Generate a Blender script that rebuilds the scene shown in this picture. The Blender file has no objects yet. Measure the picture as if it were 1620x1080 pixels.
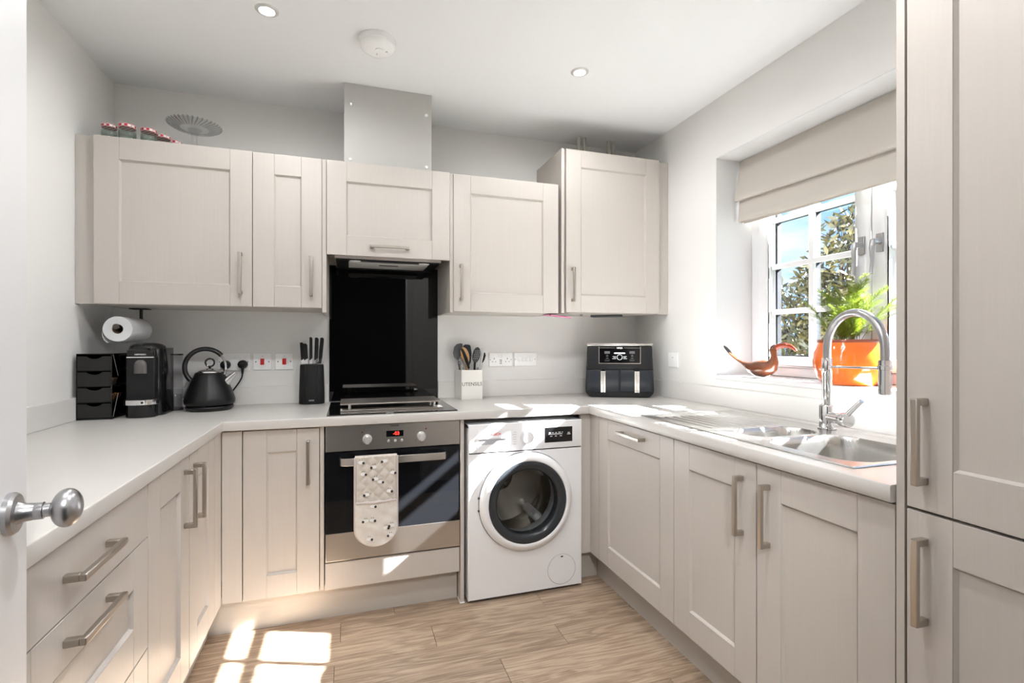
import bpy, bmesh, math, random
from mathutils import Vector, Matrix
R = math.radians
scene = bpy.context.scene
C = scene.collection

# ------------------------------------------------------------------ camera, light, exposure
cam_d = bpy.data.cameras.new('camera'); cam = bpy.data.objects.new('camera', cam_d); C.objects.link(cam)
cam.location = (0, 0, 1.233); cam.rotation_euler = (R(90), 0, -0.3145)
cam_d.sensor_width = 36.0; cam_d.lens = 794.36 / 1620 * 36; cam_d.shift_y = 2.13 / 1620
cam_d.clip_start = 0.02; scene.camera = cam
scene.cycles.transparent_max_bounces = 24

SUN_DIR = Vector((-1.0, 0.392, -0.76))
sd = bpy.data.lights.new('sun', 'SUN'); sd.energy = 58; sd.angle = 0.0095; sd.color = (0.965, 0.98, 1.0)
sun = bpy.data.objects.new('sun', sd); C.objects.link(sun)
sun.rotation_euler = SUN_DIR.to_track_quat('-Z', 'Y').to_euler(); sun.location = (6, 0, 5)

W = bpy.data.worlds.new('sky'); scene.world = W; W.use_nodes = True
nt = W.node_tree; nt.nodes.clear()
wo = nt.nodes.new('ShaderNodeOutputWorld'); bg = nt.nodes.new('ShaderNodeBackground')
tc = nt.nodes.new('ShaderNodeTexCoord'); mp = nt.nodes.new('ShaderNodeMapping'); mp.inputs['Scale'].default_value = (1.5, 1.5, 5)
nz = nt.nodes.new('ShaderNodeTexNoise'); nz.inputs['Scale'].default_value = 2.2; nz.inputs['Detail'].default_value = 6
rp = nt.nodes.new('ShaderNodeValToRGB')
rp.color_ramp.elements[0].position = 0.47; rp.color_ramp.elements[0].color = (0.24, 0.47, 0.86, 1)
rp.color_ramp.elements[1].position = 0.70; rp.color_ramp.elements[1].color = (0.86, 0.92, 1.0, 1)
L = nt.links.new
L(tc.outputs['Generated'], mp.inputs['Vector']); L(mp.outputs['Vector'], nz.inputs['Vector'])
L(nz.outputs['Fac'], rp.inputs['Fac']); L(rp.outputs['Color'], bg.inputs['Color']); L(bg.outputs[0], wo.inputs['Surface'])
bg.inputs['Strength'].default_value = 0.74

vs = scene.view_settings
vs.view_transform = 'Standard'; vs.look = 'None'; vs.gamma = 1.0; vs.use_curve_mapping = False
vs.exposure = 1.18
DOWNLIGHT_W = 10.0
HALL_FILL = 140.0  # emission of the added fill globe in the hall

# ------------------------------------------------------------------ helpers
class M:
    def __init__(s): s.v = []; s.f = []
    def add(s, vs_, fs):
        b = len(s.v); s.v += [tuple(p) for p in vs_]; s.f += [tuple(i + b for i in f) for f in fs]; return s
    def box(s, x0, x1, y0, y1, z0, z1):
        x0, x1 = min(x0, x1), max(x0, x1); y0, y1 = min(y0, y1), max(y0, y1); z0, z1 = min(z0, z1), max(z0, z1)
        return s.add([(x, y, z) for z in (z0, z1) for y in (y0, y1) for x in (x0, x1)],
                     [(0, 2, 3, 1), (4, 5, 7, 6), (0, 1, 5, 4), (2, 6, 7, 3), (0, 4, 6, 2), (1, 3, 7, 5)])
    def tube(s, pts, r, n=10, caps=True):
        pts = [Vector(p) for p in pts]; k = len(pts)
        rs = r if isinstance(r, (list, tuple)) else [r] * k
        tg = []
        for i in range(k):
            a = pts[max(i - 1, 0)]; b = pts[min(i + 1, k - 1)]; tg.append((b - a).normalized())
        up = Vector((0, 0, 1)) if abs(tg[0].z) < 0.9 else Vector((1, 0, 0))
        nrm = tg[0].cross(up).normalized(); vv = []
        for i in range(k):
            nrm = (nrm - tg[i] * nrm.dot(tg[i])).normalized(); bn = tg[i].cross(nrm)
            ri = rs[i]; ra, rb = ri if isinstance(ri, tuple) else (ri, ri)
            for j in range(n):
                a = 2 * math.pi * j / n
                vv.append(pts[i] + nrm * (ra * math.cos(a)) + bn * (rb * math.sin(a)))
        ff = [(i * n + j, i * n + (j + 1) % n, (i + 1) * n + (j + 1) % n, (i + 1) * n + j) for i in range(k - 1) for j in range(n)]
        if caps: ff += [tuple(range(n))[::-1], tuple((k - 1) * n + j for j in range(n))]
        return s.add(vv, ff)
    def lathe(s, prof, c=(0, 0, 0), axis='z', n=32, sx=1.0, sy=1.0, close=False):
        vv = []; c = Vector(c); k = len(prof)
        for r, h in prof:
            for j in range(n):
                a = 2 * math.pi * j / n; p, q = r * math.cos(a) * sx, r * math.sin(a) * sy
                if axis == 'z': vv.append(c + Vector((p, q, h)))
                elif axis == 'y': vv.append(c + Vector((p, h, q)))
                else: vv.append(c + Vector((h, p, q)))
        ff = [(i * n + j, i * n + (j + 1) % n, (i + 1) * n + (j + 1) % n, (i + 1) * n + j) for i in range(k - 1) for j in range(n)]
        if prof[0][0] > 1e-5 and not close: ff.append(tuple(range(n)))
        if prof[-1][0] > 1e-5 and not close: ff.append(tuple((k - 1) * n + j for j in range(n)))
        return s.add(vv, ff)
    def prism(s, poly, axis, a0, a1):
        n = len(poly)
        def P(u, v, a): return (a, u, v) if axis == 'x' else ((u, a, v) if axis == 'y' else (u, v, a))
        vv = [P(u, v, a0) for u, v in poly] + [P(u, v, a1) for u, v in poly]
        return s.add(vv, [tuple(range(n)), tuple(range(2 * n - 1, n - 1, -1))] + [(i, (i + 1) % n, (i + 1) % n + n, i + n) for i in range(n)])

SH = {}
def setp(o, label=None, cat=None, group=None, kind=None):
    if label: o['label'] = label
    if cat: o['category'] = cat
    if group: o['group'] = group
    if kind: o['kind'] = kind
    return o
def thing(name, loc, label=None, cat=None, group=None, kind=None, rotz=0.0, local=False):
    o = bpy.data.objects.new(name, None); C.objects.link(o); o.empty_display_size = 0.05
    o.location = loc; o.rotation_euler = (0, 0, rotz)
    SH[o] = Vector((0, 0, 0)) if (local or rotz) else Vector(loc)
    return setp(o, label, cat, group, kind)
def mesh(name, m, mat, shift=Vector((0, 0, 0)), bevel=0.0, smooth=35, seg=2, weld=True):
    me = bpy.data.meshes.new(name)
    me.from_pydata([Vector(p) - shift for p in m.v], [], m.f)
    bm = bmesh.new(); bm.from_mesh(me)
    if weld: bmesh.ops.remove_doubles(bm, verts=bm.verts, dist=1e-6)
    bmesh.ops.recalc_face_normals(bm, faces=bm.faces)
    if bevel:
        es = [e for e in bm.edges if len(e.link_faces) == 2 and e.calc_face_angle(0) > 0.5]
        bmesh.ops.bevel(bm, geom=es, offset=bevel, segments=seg, profile=0.5, affect='EDGES', clamp_overlap=True)
    bm.to_mesh(me); bm.free()
    if smooth == 35 and bevel: smooth = 20
    if smooth is not None:
        me.polygons.foreach_set('use_smooth', [True] * len(me.polygons)); me.set_sharp_from_angle(angle=R(smooth))
    me.materials.append(mat); me.update()
    return me
def obj(name, m, mat, parent=None, label=None, cat=None, group=None, kind=None, **kw):
    if parent is not None:
        sh = SH[parent]; me = mesh(name, m, mat, sh, **kw); o = bpy.data.objects.new(name, me); o.parent = parent; SH[o] = sh
    else:
        xs = [p[0] for p in m.v]; ys = [p[1] for p in m.v]; zs = [p[2] for p in m.v]
        c = Vector(((min(xs) + max(xs)) / 2, (min(ys) + max(ys)) / 2, min(zs)))
        me = mesh(name, m, mat, c, **kw); o = bpy.data.objects.new(name, me); o.location = c; SH[o] = c
    C.objects.link(o)
    return setp(o, label, cat, group, kind)
def dup(root, loc, rotz=None, label=None):
    r = root.copy(); C.objects.link(r); r.location = loc
    if rotz is not None: r.rotation_euler = (0, 0, rotz)
    if label: r['label'] = label
    for ch in list(root.children):
        c = ch.copy(); C.objects.link(c); c.parent = r
        for g in list(ch.children):
            d = g.copy(); C.objects.link(d); d.parent = c
    return r
def text(name, body, size, loc, mat, parent, rot=(R(90), 0, 0), depth=0.0004, align='CENTER', bold=0.0, squash=1.0):
    cu = bpy.data.curves.new(name, 'FONT'); cu.body = body; cu.size = size; cu.extrude = depth
    cu.align_x = align; cu.align_y = 'CENTER'; cu.offset = bold; cu.resolution_u = 3
    t = bpy.data.objects.new('tmp', cu); C.objects.link(t); bpy.context.view_layer.update()
    me = bpy.data.meshes.new_from_object(t); bpy.data.objects.remove(t)
    me.materials.clear(); me.materials.append(mat)
    o = bpy.data.objects.new(name, me); C.objects.link(o); o.parent = parent
    o.location = Vector(loc) - SH[parent]; o.rotation_euler = rot; o.scale = (squash, 1, 1); SH[o] = SH[parent]
    return o

# ------------------------------------------------------------------ materials
def mat(name, col, rough=0.5, metal=0.0, spec=None, noise=None, bump=None, emit=None, coat=0.0, alpha_mix=None, trans=0.0, sheen=0.0):
    """noise=(scale, amount, stretch) colour variation; bump=(scale, strength, stretch)"""
    m = bpy.data.materials.new(name); m.use_nodes = True; t = m.node_tree; b = t.nodes['Principled BSDF']
    b.inputs['Base Color'].default_value = (*col, 1); b.inputs['Roughness'].default_value = rough; b.inputs['Metallic'].default_value = metal
    if spec is not None: b.inputs['Specular IOR Level'].default_value = spec
    if coat: b.inputs['Coat Weight'].default_value = coat; b.inputs['Coat Roughness'].default_value = 0.05
    if trans: b.inputs['Transmission Weight'].default_value = trans
    if sheen: b.inputs['Sheen Weight'].default_value = sheen
    co = None
    def coord(stretch):
        tc = t.nodes.new('ShaderNodeTexCoord'); mp = t.nodes.new('ShaderNodeMapping'); mp.inputs['Scale'].default_value = stretch
        t.links.new(tc.outputs['Object'], mp.inputs['Vector']); return mp
    if noise:
        sc, am, st = noise; mp = coord(st); n = t.nodes.new('ShaderNodeTexNoise'); n.inputs['Scale'].default_value = sc; n.inputs['Detail'].default_value = 5
        t.links.new(mp.outputs[0], n.inputs['Vector']); mx = t.nodes.new('ShaderNodeMix'); mx.data_type = 'RGBA'
        mx.inputs['A'].default_value = (*[max(0, c * (1 - am)) for c in col], 1); mx.inputs['B'].default_value = (*[min(1, c * (1 + am)) for c in col], 1)
        t.links.new(n.outputs['Fac'], mx.inputs['Factor']); t.links.new(mx.outputs['Result'], b.inputs['Base Color'])
    if bump:
        sc, am, st = bump; mp = coord(st); n = t.nodes.new('ShaderNodeTexNoise'); n.inputs['Scale'].default_value = sc; n.inputs['Detail'].default_value = 3
        t.links.new(mp.outputs[0], n.inputs['Vector']); bp = t.nodes.new('ShaderNodeBump'); bp.inputs['Strength'].default_value = am; bp.inputs['Distance'].default_value = 0.002
        t.links.new(n.outputs['Fac'], bp.inputs['Height']); t.links.new(bp.outputs[0], b.inputs['Normal'])
    if emit: b.inputs['Emission Color'].default_value = (*emit[0], 1); b.inputs['Emission Strength'].default_value = emit[1]
    return m
def glass(name, tint=(1, 1, 1), refl=0.08, rough=0.0, fres=True):
    m = bpy.data.materials.new(name); m.use_nodes = True; t = m.node_tree; t.nodes.clear()
    o = t.nodes.new('ShaderNodeOutputMaterial'); tr = t.nodes.new('ShaderNodeBsdfTransparent'); gl = t.nodes.new('ShaderNodeBsdfGlossy'); mx = t.nodes.new('ShaderNodeMixShader')
    tr.inputs['Color'].default_value = (*tint, 1); gl.inputs['Roughness'].default_value = rough
    if fres:
        f = t.nodes.new('ShaderNodeLayerWeight'); f.inputs['Blend'].default_value = 0.5
        pw = t.nodes.new('ShaderNodeMath'); pw.operation = 'POWER'; pw.inputs[1].default_value = 4.0
        mm = t.nodes.new('ShaderNodeMath'); mm.operation = 'MULTIPLY_ADD'; mm.inputs[1].default_value = 0.55; mm.inputs[2].default_value = refl * 0.5; mm.use_clamp = True
        t.links.new(f.outputs['Facing'], pw.inputs[0]); t.links.new(pw.outputs[0], mm.inputs[0]); t.links.new(mm.outputs[0], mx.inputs['Fac'])
    else: mx.inputs['Fac'].default_value = refl
    t.links.new(tr.outputs[0], mx.inputs[1]); t.links.new(gl.outputs[0], mx.inputs[2]); t.links.new(mx.outputs[0], o.inputs['Surface'])
    return m
wallm = mat('wall_paint', (0.79, 0.78, 0.76), 0.75, noise=(3, 0.01, (1, 1, 1)), bump=(180, 0.03, (1, 1, 1)))
ceilm = mat('ceiling_paint', (0.85, 0.855, 0.865), 0.8)
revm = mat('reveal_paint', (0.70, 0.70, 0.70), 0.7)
cabm = mat('cabinet_paint', (0.535, 0.495, 0.455), 0.33, noise=(1.0, 0.03, (90, 90, 4)), bump=(1.0, 0.16, (160, 160, 6)))
carcm = mat('carcass_board', (0.535, 0.493, 0.45), 0.45)
plinthm = mat('plinth_board', (0.47, 0.435, 0.395), 0.5, noise=(1.0, 0.05, (4, 4, 90)))
workm = mat('worktop_laminate', (0.585, 0.565, 0.535), 0.28, noise=(1.0, 0.025, (9, 4, 4)))
upm = mat('upstand_laminate', (0.76, 0.745, 0.72), 0.32)
whitegloss = mat('white_gloss_paint', (0.72, 0.72, 0.725), 0.3)
upvc = mat('white_upvc', (0.66, 0.66, 0.67), 0.3)
steelh = mat('brushed_nickel', (0.50, 0.46, 0.41), 0.32, 1.0, bump=(1.0, 0.05, (300, 300, 20)))
steel = mat('brushed_steel', (0.58, 0.555, 0.52), 0.28, 1.0, noise=(1.0, 0.06, (4, 4, 300)))
sinkm = mat('sink_steel', (0.62, 0.61, 0.59), 0.25, 1.0)
chrome = mat('chrome', (0.78, 0.78, 0.79), 0.06, 1.0)
satin = mat('satin_chrome', (0.46, 0.46, 0.47), 0.30, 1.0)
blackglass = mat('black_glass', (0.002, 0.002, 0.002), 0.03)
hobglass = mat('hob_glass', (0.008, 0.008, 0.008), 0.05)
blackpl = mat('black_plastic', (0.008, 0.008, 0.009), 0.4, spec=0.35)
blackgl = mat('glossy_black', (0.005, 0.005, 0.0055), 0.10)
blackmt = mat('matt_black', (0.009, 0.009, 0.0095), 0.5, spec=0.3)
darkgrey = mat('dark_grey', (0.045, 0.047, 0.052), 0.45)
midgrey = mat('mid_grey', (0.22, 0.22, 0.23), 0.5)
applw = mat('appliance_white', (0.80, 0.80, 0.81), 0.28)
whitepl = mat('white_plastic', (0.90, 0.90, 0.895), 0.35)
redpl = mat('red_rocker', (0.55, 0.012, 0.010), 0.3)
tinted = glass('tinted_glass', (0.10, 0.105, 0.11), 0.05)
clear = glass('clear_glass', (0.93, 0.96, 0.94), 0.08)
pane_m = glass('window_glass', (0.97, 0.98, 0.98), 0.03)
tankm = glass('smoked_tank', (0.93, 0.93, 0.94), 0.05)
def dusty(m, col):
    t = m.node_tree; o = [n for n in t.nodes if n.type == 'OUTPUT_MATERIAL'][0]; src = o.inputs['Surface'].links[0].from_socket
    d = t.nodes.new('ShaderNodeBsdfDiffuse'); d.inputs['Color'].default_value = (*col, 1); a = t.nodes.new('ShaderNodeAddShader')
    t.links.new(src, a.inputs[0]); t.links.new(d.outputs[0], a.inputs[1]); t.links.new(a.outputs[0], o.inputs['Surface'])
dusty(tinted, (0.0062, 0.0066, 0.0078))
voidm = mat('dark_void', (0.012, 0.011, 0.010), 0.9)

def plank_mat():
    m = bpy.data.materials.new('oak_plank'); m.use_nodes = True; t = m.node_tree; b = t.nodes['Principled BSDF']; N = t.nodes.new; K = t.links.new
    tc = N('ShaderNodeTexCoord'); oi = N('ShaderNodeObjectInfo'); ad = N('ShaderNodeVectorMath'); ad.operation = 'ADD'
    sc = N('ShaderNodeVectorMath'); sc.operation = 'SCALE'; sc.inputs['Scale'].default_value = 37.0
    K(oi.outputs['Random'], sc.inputs[0]); K(tc.outputs['Object'], ad.inputs[0]); K(sc.outputs[0], ad.inputs[1])
    mp = N('ShaderNodeMapping'); mp.inputs['Scale'].default_value = (1.6, 16, 1); K(ad.outputs[0], mp.inputs['Vector'])
    n1 = N('ShaderNodeTexNoise'); n1.inputs['Scale'].default_value = 1.3; n1.inputs['Detail'].default_value = 4; n1.inputs['Distortion'].default_value = 0.6; K(mp.outputs[0], n1.inputs['Vector'])
    wv = N('ShaderNodeMath'); wv.operation = 'MULTIPLY'; wv.inputs[1].default_value = 34.0; K(n1.outputs['Fac'], wv.inputs[0])
    sn = N('ShaderNodeMath'); sn.operation = 'SINE'; K(wv.outputs[0], sn.inputs[0])
    mp2 = N('ShaderNodeMapping'); mp2.inputs['Scale'].default_value = (6, 210, 1); K(ad.outputs[0], mp2.inputs['Vector'])
    n2 = N('ShaderNodeTexNoise'); n2.inputs['Scale'].default_value = 1.0; n2.inputs['Detail'].default_value = 3; K(mp2.outputs[0], n2.inputs['Vector'])
    a1 = N('ShaderNodeMath'); a1.operation = 'MULTIPLY_ADD'; a1.inputs[1].default_value = 0.16; K(sn.outputs[0], a1.inputs[0]); K(n2.outputs['Fac'], a1.inputs[2])
    a2 = N('ShaderNodeMath'); a2.operation = 'MULTIPLY_ADD'; a2.inputs[1].default_value = 0.22; K(oi.outputs['Random'], a2.inputs[0]); K(a1.outputs[0], a2.inputs[2])
    r = N('ShaderNodeValToRGB'); e = r.color_ramp.elements
    e[0].position = 0.25; e[0].color = (0.215, 0.152, 0.105, 1); e[1].position = 0.95; e[1].color = (0.53, 0.41, 0.30, 1)
    x = e.new(0.6); x.color = (0.375, 0.272, 0.192, 1)
    K(a2.outputs[0], r.inputs['Fac']); K(r.outputs['Color'], b.inputs['Base Color']); b.inputs['Roughness'].default_value = 0.42
    bp = N('ShaderNodeBump'); bp.inputs['Strength'].default_value = 0.12; bp.inputs['Distance'].default_value = 0.001
    K(a1.outputs[0], bp.inputs['Height']); K(bp.outputs[0], b.inputs['Normal'])
    return m
plankm = plank_mat()

# ------------------------------------------------------------------ key dimensions (metres)
D, XL, XR, H = 2.936, -1.093, 1.8215, 2.502       # back wall, left wall, right wall, ceiling
YU, YB, XRB, XLB = 2.551, 2.340, 1.187, -0.500    # door faces: wall units, back run, right run, left run
YW, XRW, XLW, ZW = 2.316, 1.168, -0.488, 0.910    # worktop edges and height
YF = 0.15                                         # front wall (doorway) inner face
WY0, WY1, WZ0, WZ1 = 0.845, 2.162, 1.066, 2.197   # window opening in the right wall

# ------------------------------------------------------------------ setting
floor = thing('floor', (0.3, 1.4, 0), kind='structure', label='grey-brown oak plank floor')
sub = M().box(-1.6, 2.2, -0.05, 3.1, -0.12, -0.006); obj('subfloor', sub, voidm, floor)
PW, PL, PG = 0.152, 0.910, 0.0009
pm = M().box(-PL / 2 + PG, PL / 2 - PG, -PW / 2 + PG, PW / 2 - PG, -0.006, 0.0)
plank_me = mesh('plank', pm, plankm, bevel=0.0006, seg=1)
row_off = {0: -0.033, -1: 0.342, -2: 0.858, -3: 0.562, 1: 0.20}
random.seed(4)
ri = 0
for k in range(4, -12, -1):
    yc = 2.187 + PW / 2 + k * PW
    if yc > D or yc < -0.05: continue
    off = row_off.get(k, (0.342 + 0.39 * k) % PL)
    i0 = math.floor((XL - 0.1 - off) / PL)
    i = i0
    while off + i * PL < XR:
        xc = off + (i + 0.5) * PL
        p = bpy.data.objects.new('plank', plank_me); C.objects.link(p); p.parent = floor
        p.location = Vector((xc, yc, 0)) - Vector((0.3, 1.4, 0)); i += 1

ceil = obj('ceiling', M().box(-1.6, 2.2, -0.05, 3.1, H, H + 0.1), ceilm, kind='structure', label='smooth white kitchen ceiling')
obj('wall_back', M().box(XL - 0.12, XR + 0.29, D, D + 0.12, -0.006, H), wallm, kind='structure', label='pale grey wall behind the hob')
obj('wall_left', M().box(XL - 0.12, XL, -0.05, D, -0.006, H), wallm, kind='structure', label='pale grey wall beside the coffee machine')
wr = M(); X1 = XR + 0.29
wr.box(XR, X1, -0.05, WY0, -0.006, H); wr.box(XR, X1, WY1, D, -0.006, H); wr.box(XR, X1, WY0, WY1, -0.006, WZ0 - 0.022); wr.box(XR, X1, WY0, WY1, WZ1, H)
obj('wall_right', wr, wallm, kind='structure', label='pale grey wall with the window opening')
wf = M(); wf.box(XL - 0.12, -0.37, 0.03, YF, -0.006, H); wf.box(0.62, X1, 0.03, YF, -0.006, H); wf.box(-0.37, 0.62, 0.03, YF, 2.06, H)
obj('wall_front', wf, wallm, kind='structure', label='pale grey wall with the doorway')
hallm = mat('hall_unlit', (0.03, 0.03, 0.03), 0.9)  # near-black colour stands in for the darkness of an unlit hall
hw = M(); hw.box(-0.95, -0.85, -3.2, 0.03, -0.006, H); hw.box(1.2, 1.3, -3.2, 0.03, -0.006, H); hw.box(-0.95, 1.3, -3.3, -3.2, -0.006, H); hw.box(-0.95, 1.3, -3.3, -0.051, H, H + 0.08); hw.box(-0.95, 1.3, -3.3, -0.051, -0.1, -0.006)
obj('wall_hall', hw, hallm, kind='structure', label='hall walls beyond the doorway coloured near-black as if unlit')
tr = thing('trim_1', (0.12, YF, 0), kind='structure', label='white architrave round the doorway')
for bx in ((-0.43, -0.37, 0, 2.12), (0.62, 0.68, 0, 2.12), (-0.43, 0.68, 2.06, 2.12)):
    obj('architrave', M().box(bx[0], bx[1], YF, YF + 0.016, bx[2], bx[3]), whitegloss, tr, bevel=0.003)
# plaster reveal lining and sill of the window
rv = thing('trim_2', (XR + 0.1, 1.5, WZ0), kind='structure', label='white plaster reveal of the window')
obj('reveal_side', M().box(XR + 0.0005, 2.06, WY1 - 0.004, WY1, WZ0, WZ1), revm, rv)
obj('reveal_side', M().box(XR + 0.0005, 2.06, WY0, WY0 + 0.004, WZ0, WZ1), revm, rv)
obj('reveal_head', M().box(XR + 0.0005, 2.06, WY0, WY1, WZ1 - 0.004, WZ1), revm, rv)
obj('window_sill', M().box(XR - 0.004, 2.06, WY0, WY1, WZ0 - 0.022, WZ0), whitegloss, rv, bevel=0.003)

# ------------------------------------------------------------------ window
win = thing('window_1', (2.08, 1.5, WZ0), kind='structure', label='white two-casement window with Georgian bars')
FX0, FX1 = 2.05, 2.11
fy0, fy1 = WY0 + 0.004, WY1 - 0.004
S1a, S1b, S2a, S2b = 1.5045, 2.098, 0.909, 1.5005
fr = M()
fr.box(FX0, FX1, S1b + 0.003, fy1, WZ0, WZ1 - 0.004); fr.box(FX0, FX1, fy0, S2a - 0.003, WZ0, WZ1 - 0.004)
fr.box(FX0, FX1, fy0, fy1, WZ0, 1.112); fr.box(FX0, FX1, fy0, fy1, 2.148, WZ1 - 0.004)
obj('window_frame', fr, upvc, win, bevel=0.003)
obj('seal', M().box(FX0 + 0.02, FX1 - 0.005, S2a - 0.003, S1b + 0.003, 1.112, 1.116).box(FX0 + 0.02, FX1 - 0.02, S1b, S1b + 0.003, 1.112, 2.148).box(FX0 + 0.02, FX1 - 0.02, S2b, S1a, 1.112, 2.148), blackmt, win)
ZM = [1.165, 1.388, 1.617, 1.853, 2.085]
outm = mat('anthracite_frame', (0.008, 0.009, 0.012), 0.5, spec=0.2)
for ya, yb, hs in ((S1a, S1b, 1), (S2a, S2b, -1)):
    s = M(); x0, x1 = FX0 - 0.012, FX1 - 0.01; sw = 0.067
    s.box(x0, x1, ya, ya + sw, 1.118, 2.146); s.box(x0, x1, yb - sw, yb, 1.118, 2.146)
    s.box(x0, x1, ya + sw, yb - sw, 1.118, ZM[0]); s.box(x0, x1, ya + sw, yb - sw, ZM[4], 2.146)
    sash = obj('casement', s, upvc, win, bevel=0.004)
    ga, gb = ya + sw, yb - sw; gm = (ga + gb) / 2
    obj('glazing_bar', M().box(x0 + 0.018, x0 + 0.036, gm - 0.0135, gm + 0.0135, ZM[0], ZM[4]), upvc, sash, bevel=0.003)
    for z in ZM[1:4]:
        obj('glazing_bar', M().box(x0 + 0.0175, x0 + 0.0355, ga, gb, z - 0.0125, z + 0.0125), upvc, sash, bevel=0.003)
    om = M()
    for y in (ga + 0.004, gm, gb - 0.004): om.box(x0 + 0.046, x1 + 0.010, y - 0.006, y + 0.006, ZM[0], ZM[4])
    for z in ZM[:1] + ZM[1:4] + ZM[4:]: om.box(x0 + 0.046, x1 + 0.012, ga, gb, z - 0.006, z + 0.006)
    obj('outer_bars', om, outm, sash)
    for i in range(4):
        for a, b in ((ga, gm), (gm, gb)):
            obj('pane', M().box(x0 + 0.038, x0 + 0.043, a, b, ZM[i], ZM[i + 1]), pane_m, sash)
    hy = ya + 0.036 if hs == 1 else yb - 0.036
    hm = M(); hz = 1.640
    hm.box(x0 - 0.008, x0, hy - 0.014, hy + 0.014, hz - 0.04, hz + 0.035)
    hm.tube([(x0 - 0.006, hy, hz), (x0 - 0.045, hy, hz)], 0.012, 12)
    hm.tube([(x0 - 0.042, hy, hz + 0.004), (x0 - 0.05, hy, hz - 0.03), (x0 - 0.046, hy, hz - 0.075), (x0 - 0.052, hy, hz - 0.13)], [(0.012, 0.009), (0.011, 0.008), (0.009, 0.006), (0.009, 0.006)], 12)
    obj('window_handle', hm, satin, sash, bevel=0.0015)

# ------------------------------------------------------------------ open entrance door
dr = thing('door_1', (-0.325, 0.18, 0), kind='structure', label='open white door with satin chrome knob', rotz=R(9.8))
obj('door_leaf', M().box(-0.04, 0, 0, 0.765, 0.006, 2.0), whitegloss, dr, bevel=0.002)
kn = M(); KY, KZ = 0.698, 0.998
kn.lathe([(0.0, 0), (0.029, 0), (0.029, 0.006), (0.026, 0.010), (0.016, 0.011), (0.0125, 0.018), (0.0115, 0.028), (0.0118, 0.0285), (0.0118, 0.037), (0.0095, 0.038), (0.0095, 0.045), (0.0085, 0.0455)], (0, KY, KZ), 'x', 40)
obj('knob_rose', kn, satin, dr)
pr = [(0.0085, 0.044)]
for i in range(1, 17):
    a = math.pi * i / 17; pr.append((max(0.027 * math.sin(a) ** 0.9, 0.009 if i < 3 else 0.0), 0.0625 - 0.0175 * math.cos(a)))
pr.append((0.0, 0.0802))
obj('door_knob', M().lathe(pr, (0, KY, KZ), 'x', 40), satin, dr, smooth=60)

# ------------------------------------------------------------------ fitted cabinets
def fb(m, face, u0, u1, v0, v1, w0, w1):
    k, p = face
    if k == 'S': return m.box(u0, u1, p - w0, p - w1, v0, v1)
    if k == 'W': return m.box(p - w0, p - w1, u0, u1, v0, v1)
    return m.box(p + w0, p + w1, u0, u1, v0, v1)
def fp(face, u, v, w):
    k, p = face
    return (u, p - w, v) if k == 'S' else ((p - w, u, v) if k == 'W' else (p + w, u, v))
def handle(parent, face, o, uc, vc, ln=0.188):
    m = M(); h = ln / 2; wd = 0.0072
    if o == 'v':
        fb(m, face, uc - wd, uc + wd, vc - h, vc + h, 0.0255, 0.037)
        for s in (-1, 1): fb(m, face, uc - wd, uc + wd, vc + s * h, vc + s * (h - 0.016), 0.0, 0.0265)
    else:
        fb(m, face, uc - h, uc + h, vc - wd, vc + wd, 0.0255, 0.037)
        for s in (-1, 1): fb(m, face, uc + s * h, uc + s * (h - 0.016), vc - wd, vc + wd, 0.0, 0.0265)
    return obj('handle', m, steelh, parent, bevel=0.0022)
def shaker(parent, face, u0, u1, v0, v1, hd=None, name='door', st=0.090, rl=0.095, rt=None):
    rt = rt or rl; g = 0.0006; t = -0.022; rec = -0.009; ch = 0.006
    a, b, c, d = u0 + st, u1 - st, v0 + rl, v1 - rt
    m = M(); fb(m, face, u0 + 0.01, u1 - 0.01, v0 + 0.01, v1 - 0.01, t, -0.0125)
    o_ = [(a, c), (b, c), (b, d), (a, d)]; i_ = [(a + ch, c + ch), (b - ch, c + ch), (b - ch, d - ch), (a + ch, d - ch)]
    m.add([fp(face, u, v, -0.0004) for u, v in o_] + [fp(face, u, v, rec) for u, v in i_], [(0, 1, 5, 4), (1, 2, 6, 5), (2, 3, 7, 6), (3, 0, 4, 7), (4, 5, 6, 7)])
    me_o = obj(name, m, cabm, parent)
    obj('stile', fb(M(), face, u0, a - g, v0, v1, t, 0), cabm, me_o, bevel=0.001)
    obj('stile', fb(M(), face, b + g, u1, v0, v1, t, 0), cabm, me_o, bevel=0.001)
    obj('rail', fb(M(), face, a, b, v0, c - g, t, 0), cabm, me_o, bevel=0.001)
    obj('rail', fb(M(), face, a, b, d + g, v1, t, 0), cabm, me_o, bevel=0.001)
    if hd: handle(me_o, face, *hd)
    return me_o
S = ('S', YU)
# wall units
def wall_cab(x0, x1, z0, z1, label, body=None):
    c = thing('wall_cabinet', ((x0 + x1) / 2, D, z0), label, 'cabinet')
    bx = body or (x0, x1)
    obj('body', M().box(bx[0], bx[1], YU + 0.024, D - 0.001, z0, z1), carcm, c, bevel=0.001)
    return c
cA = wall_cab(-1.022, -0.4195, 1.398, 2.108, 'wide shaker wall cabinet with jars and cake stand on top')
shaker(cA, S, -1.020, -0.420, 1.399, 2.109, ('v', -0.466, 1.548))
obj('filler', M().box(XL + 0.001, -1.023, YU + 0.022, YU + 0.04, 1.398, 2.110), cabm, cA)
cB = wall_cab(-0.4175, -0.123, 1.398, 2.108, 'narrow shaker wall cabinet above the knife block')
shaker(cB, S, -0.417, -0.122, 1.399, 2.107, ('v', -0.168, 1.546))
obj('end_panel', M().box(-0.1205, -0.1015, YU + 0.004, D - 0.001, 1.378, 2.107), carcm, cB, bevel=0.001)
cH = wall_cab(-0.1, 0.4935, 1.70, 2.106, 'short wall cabinet housing the extractor above the hob')
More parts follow.
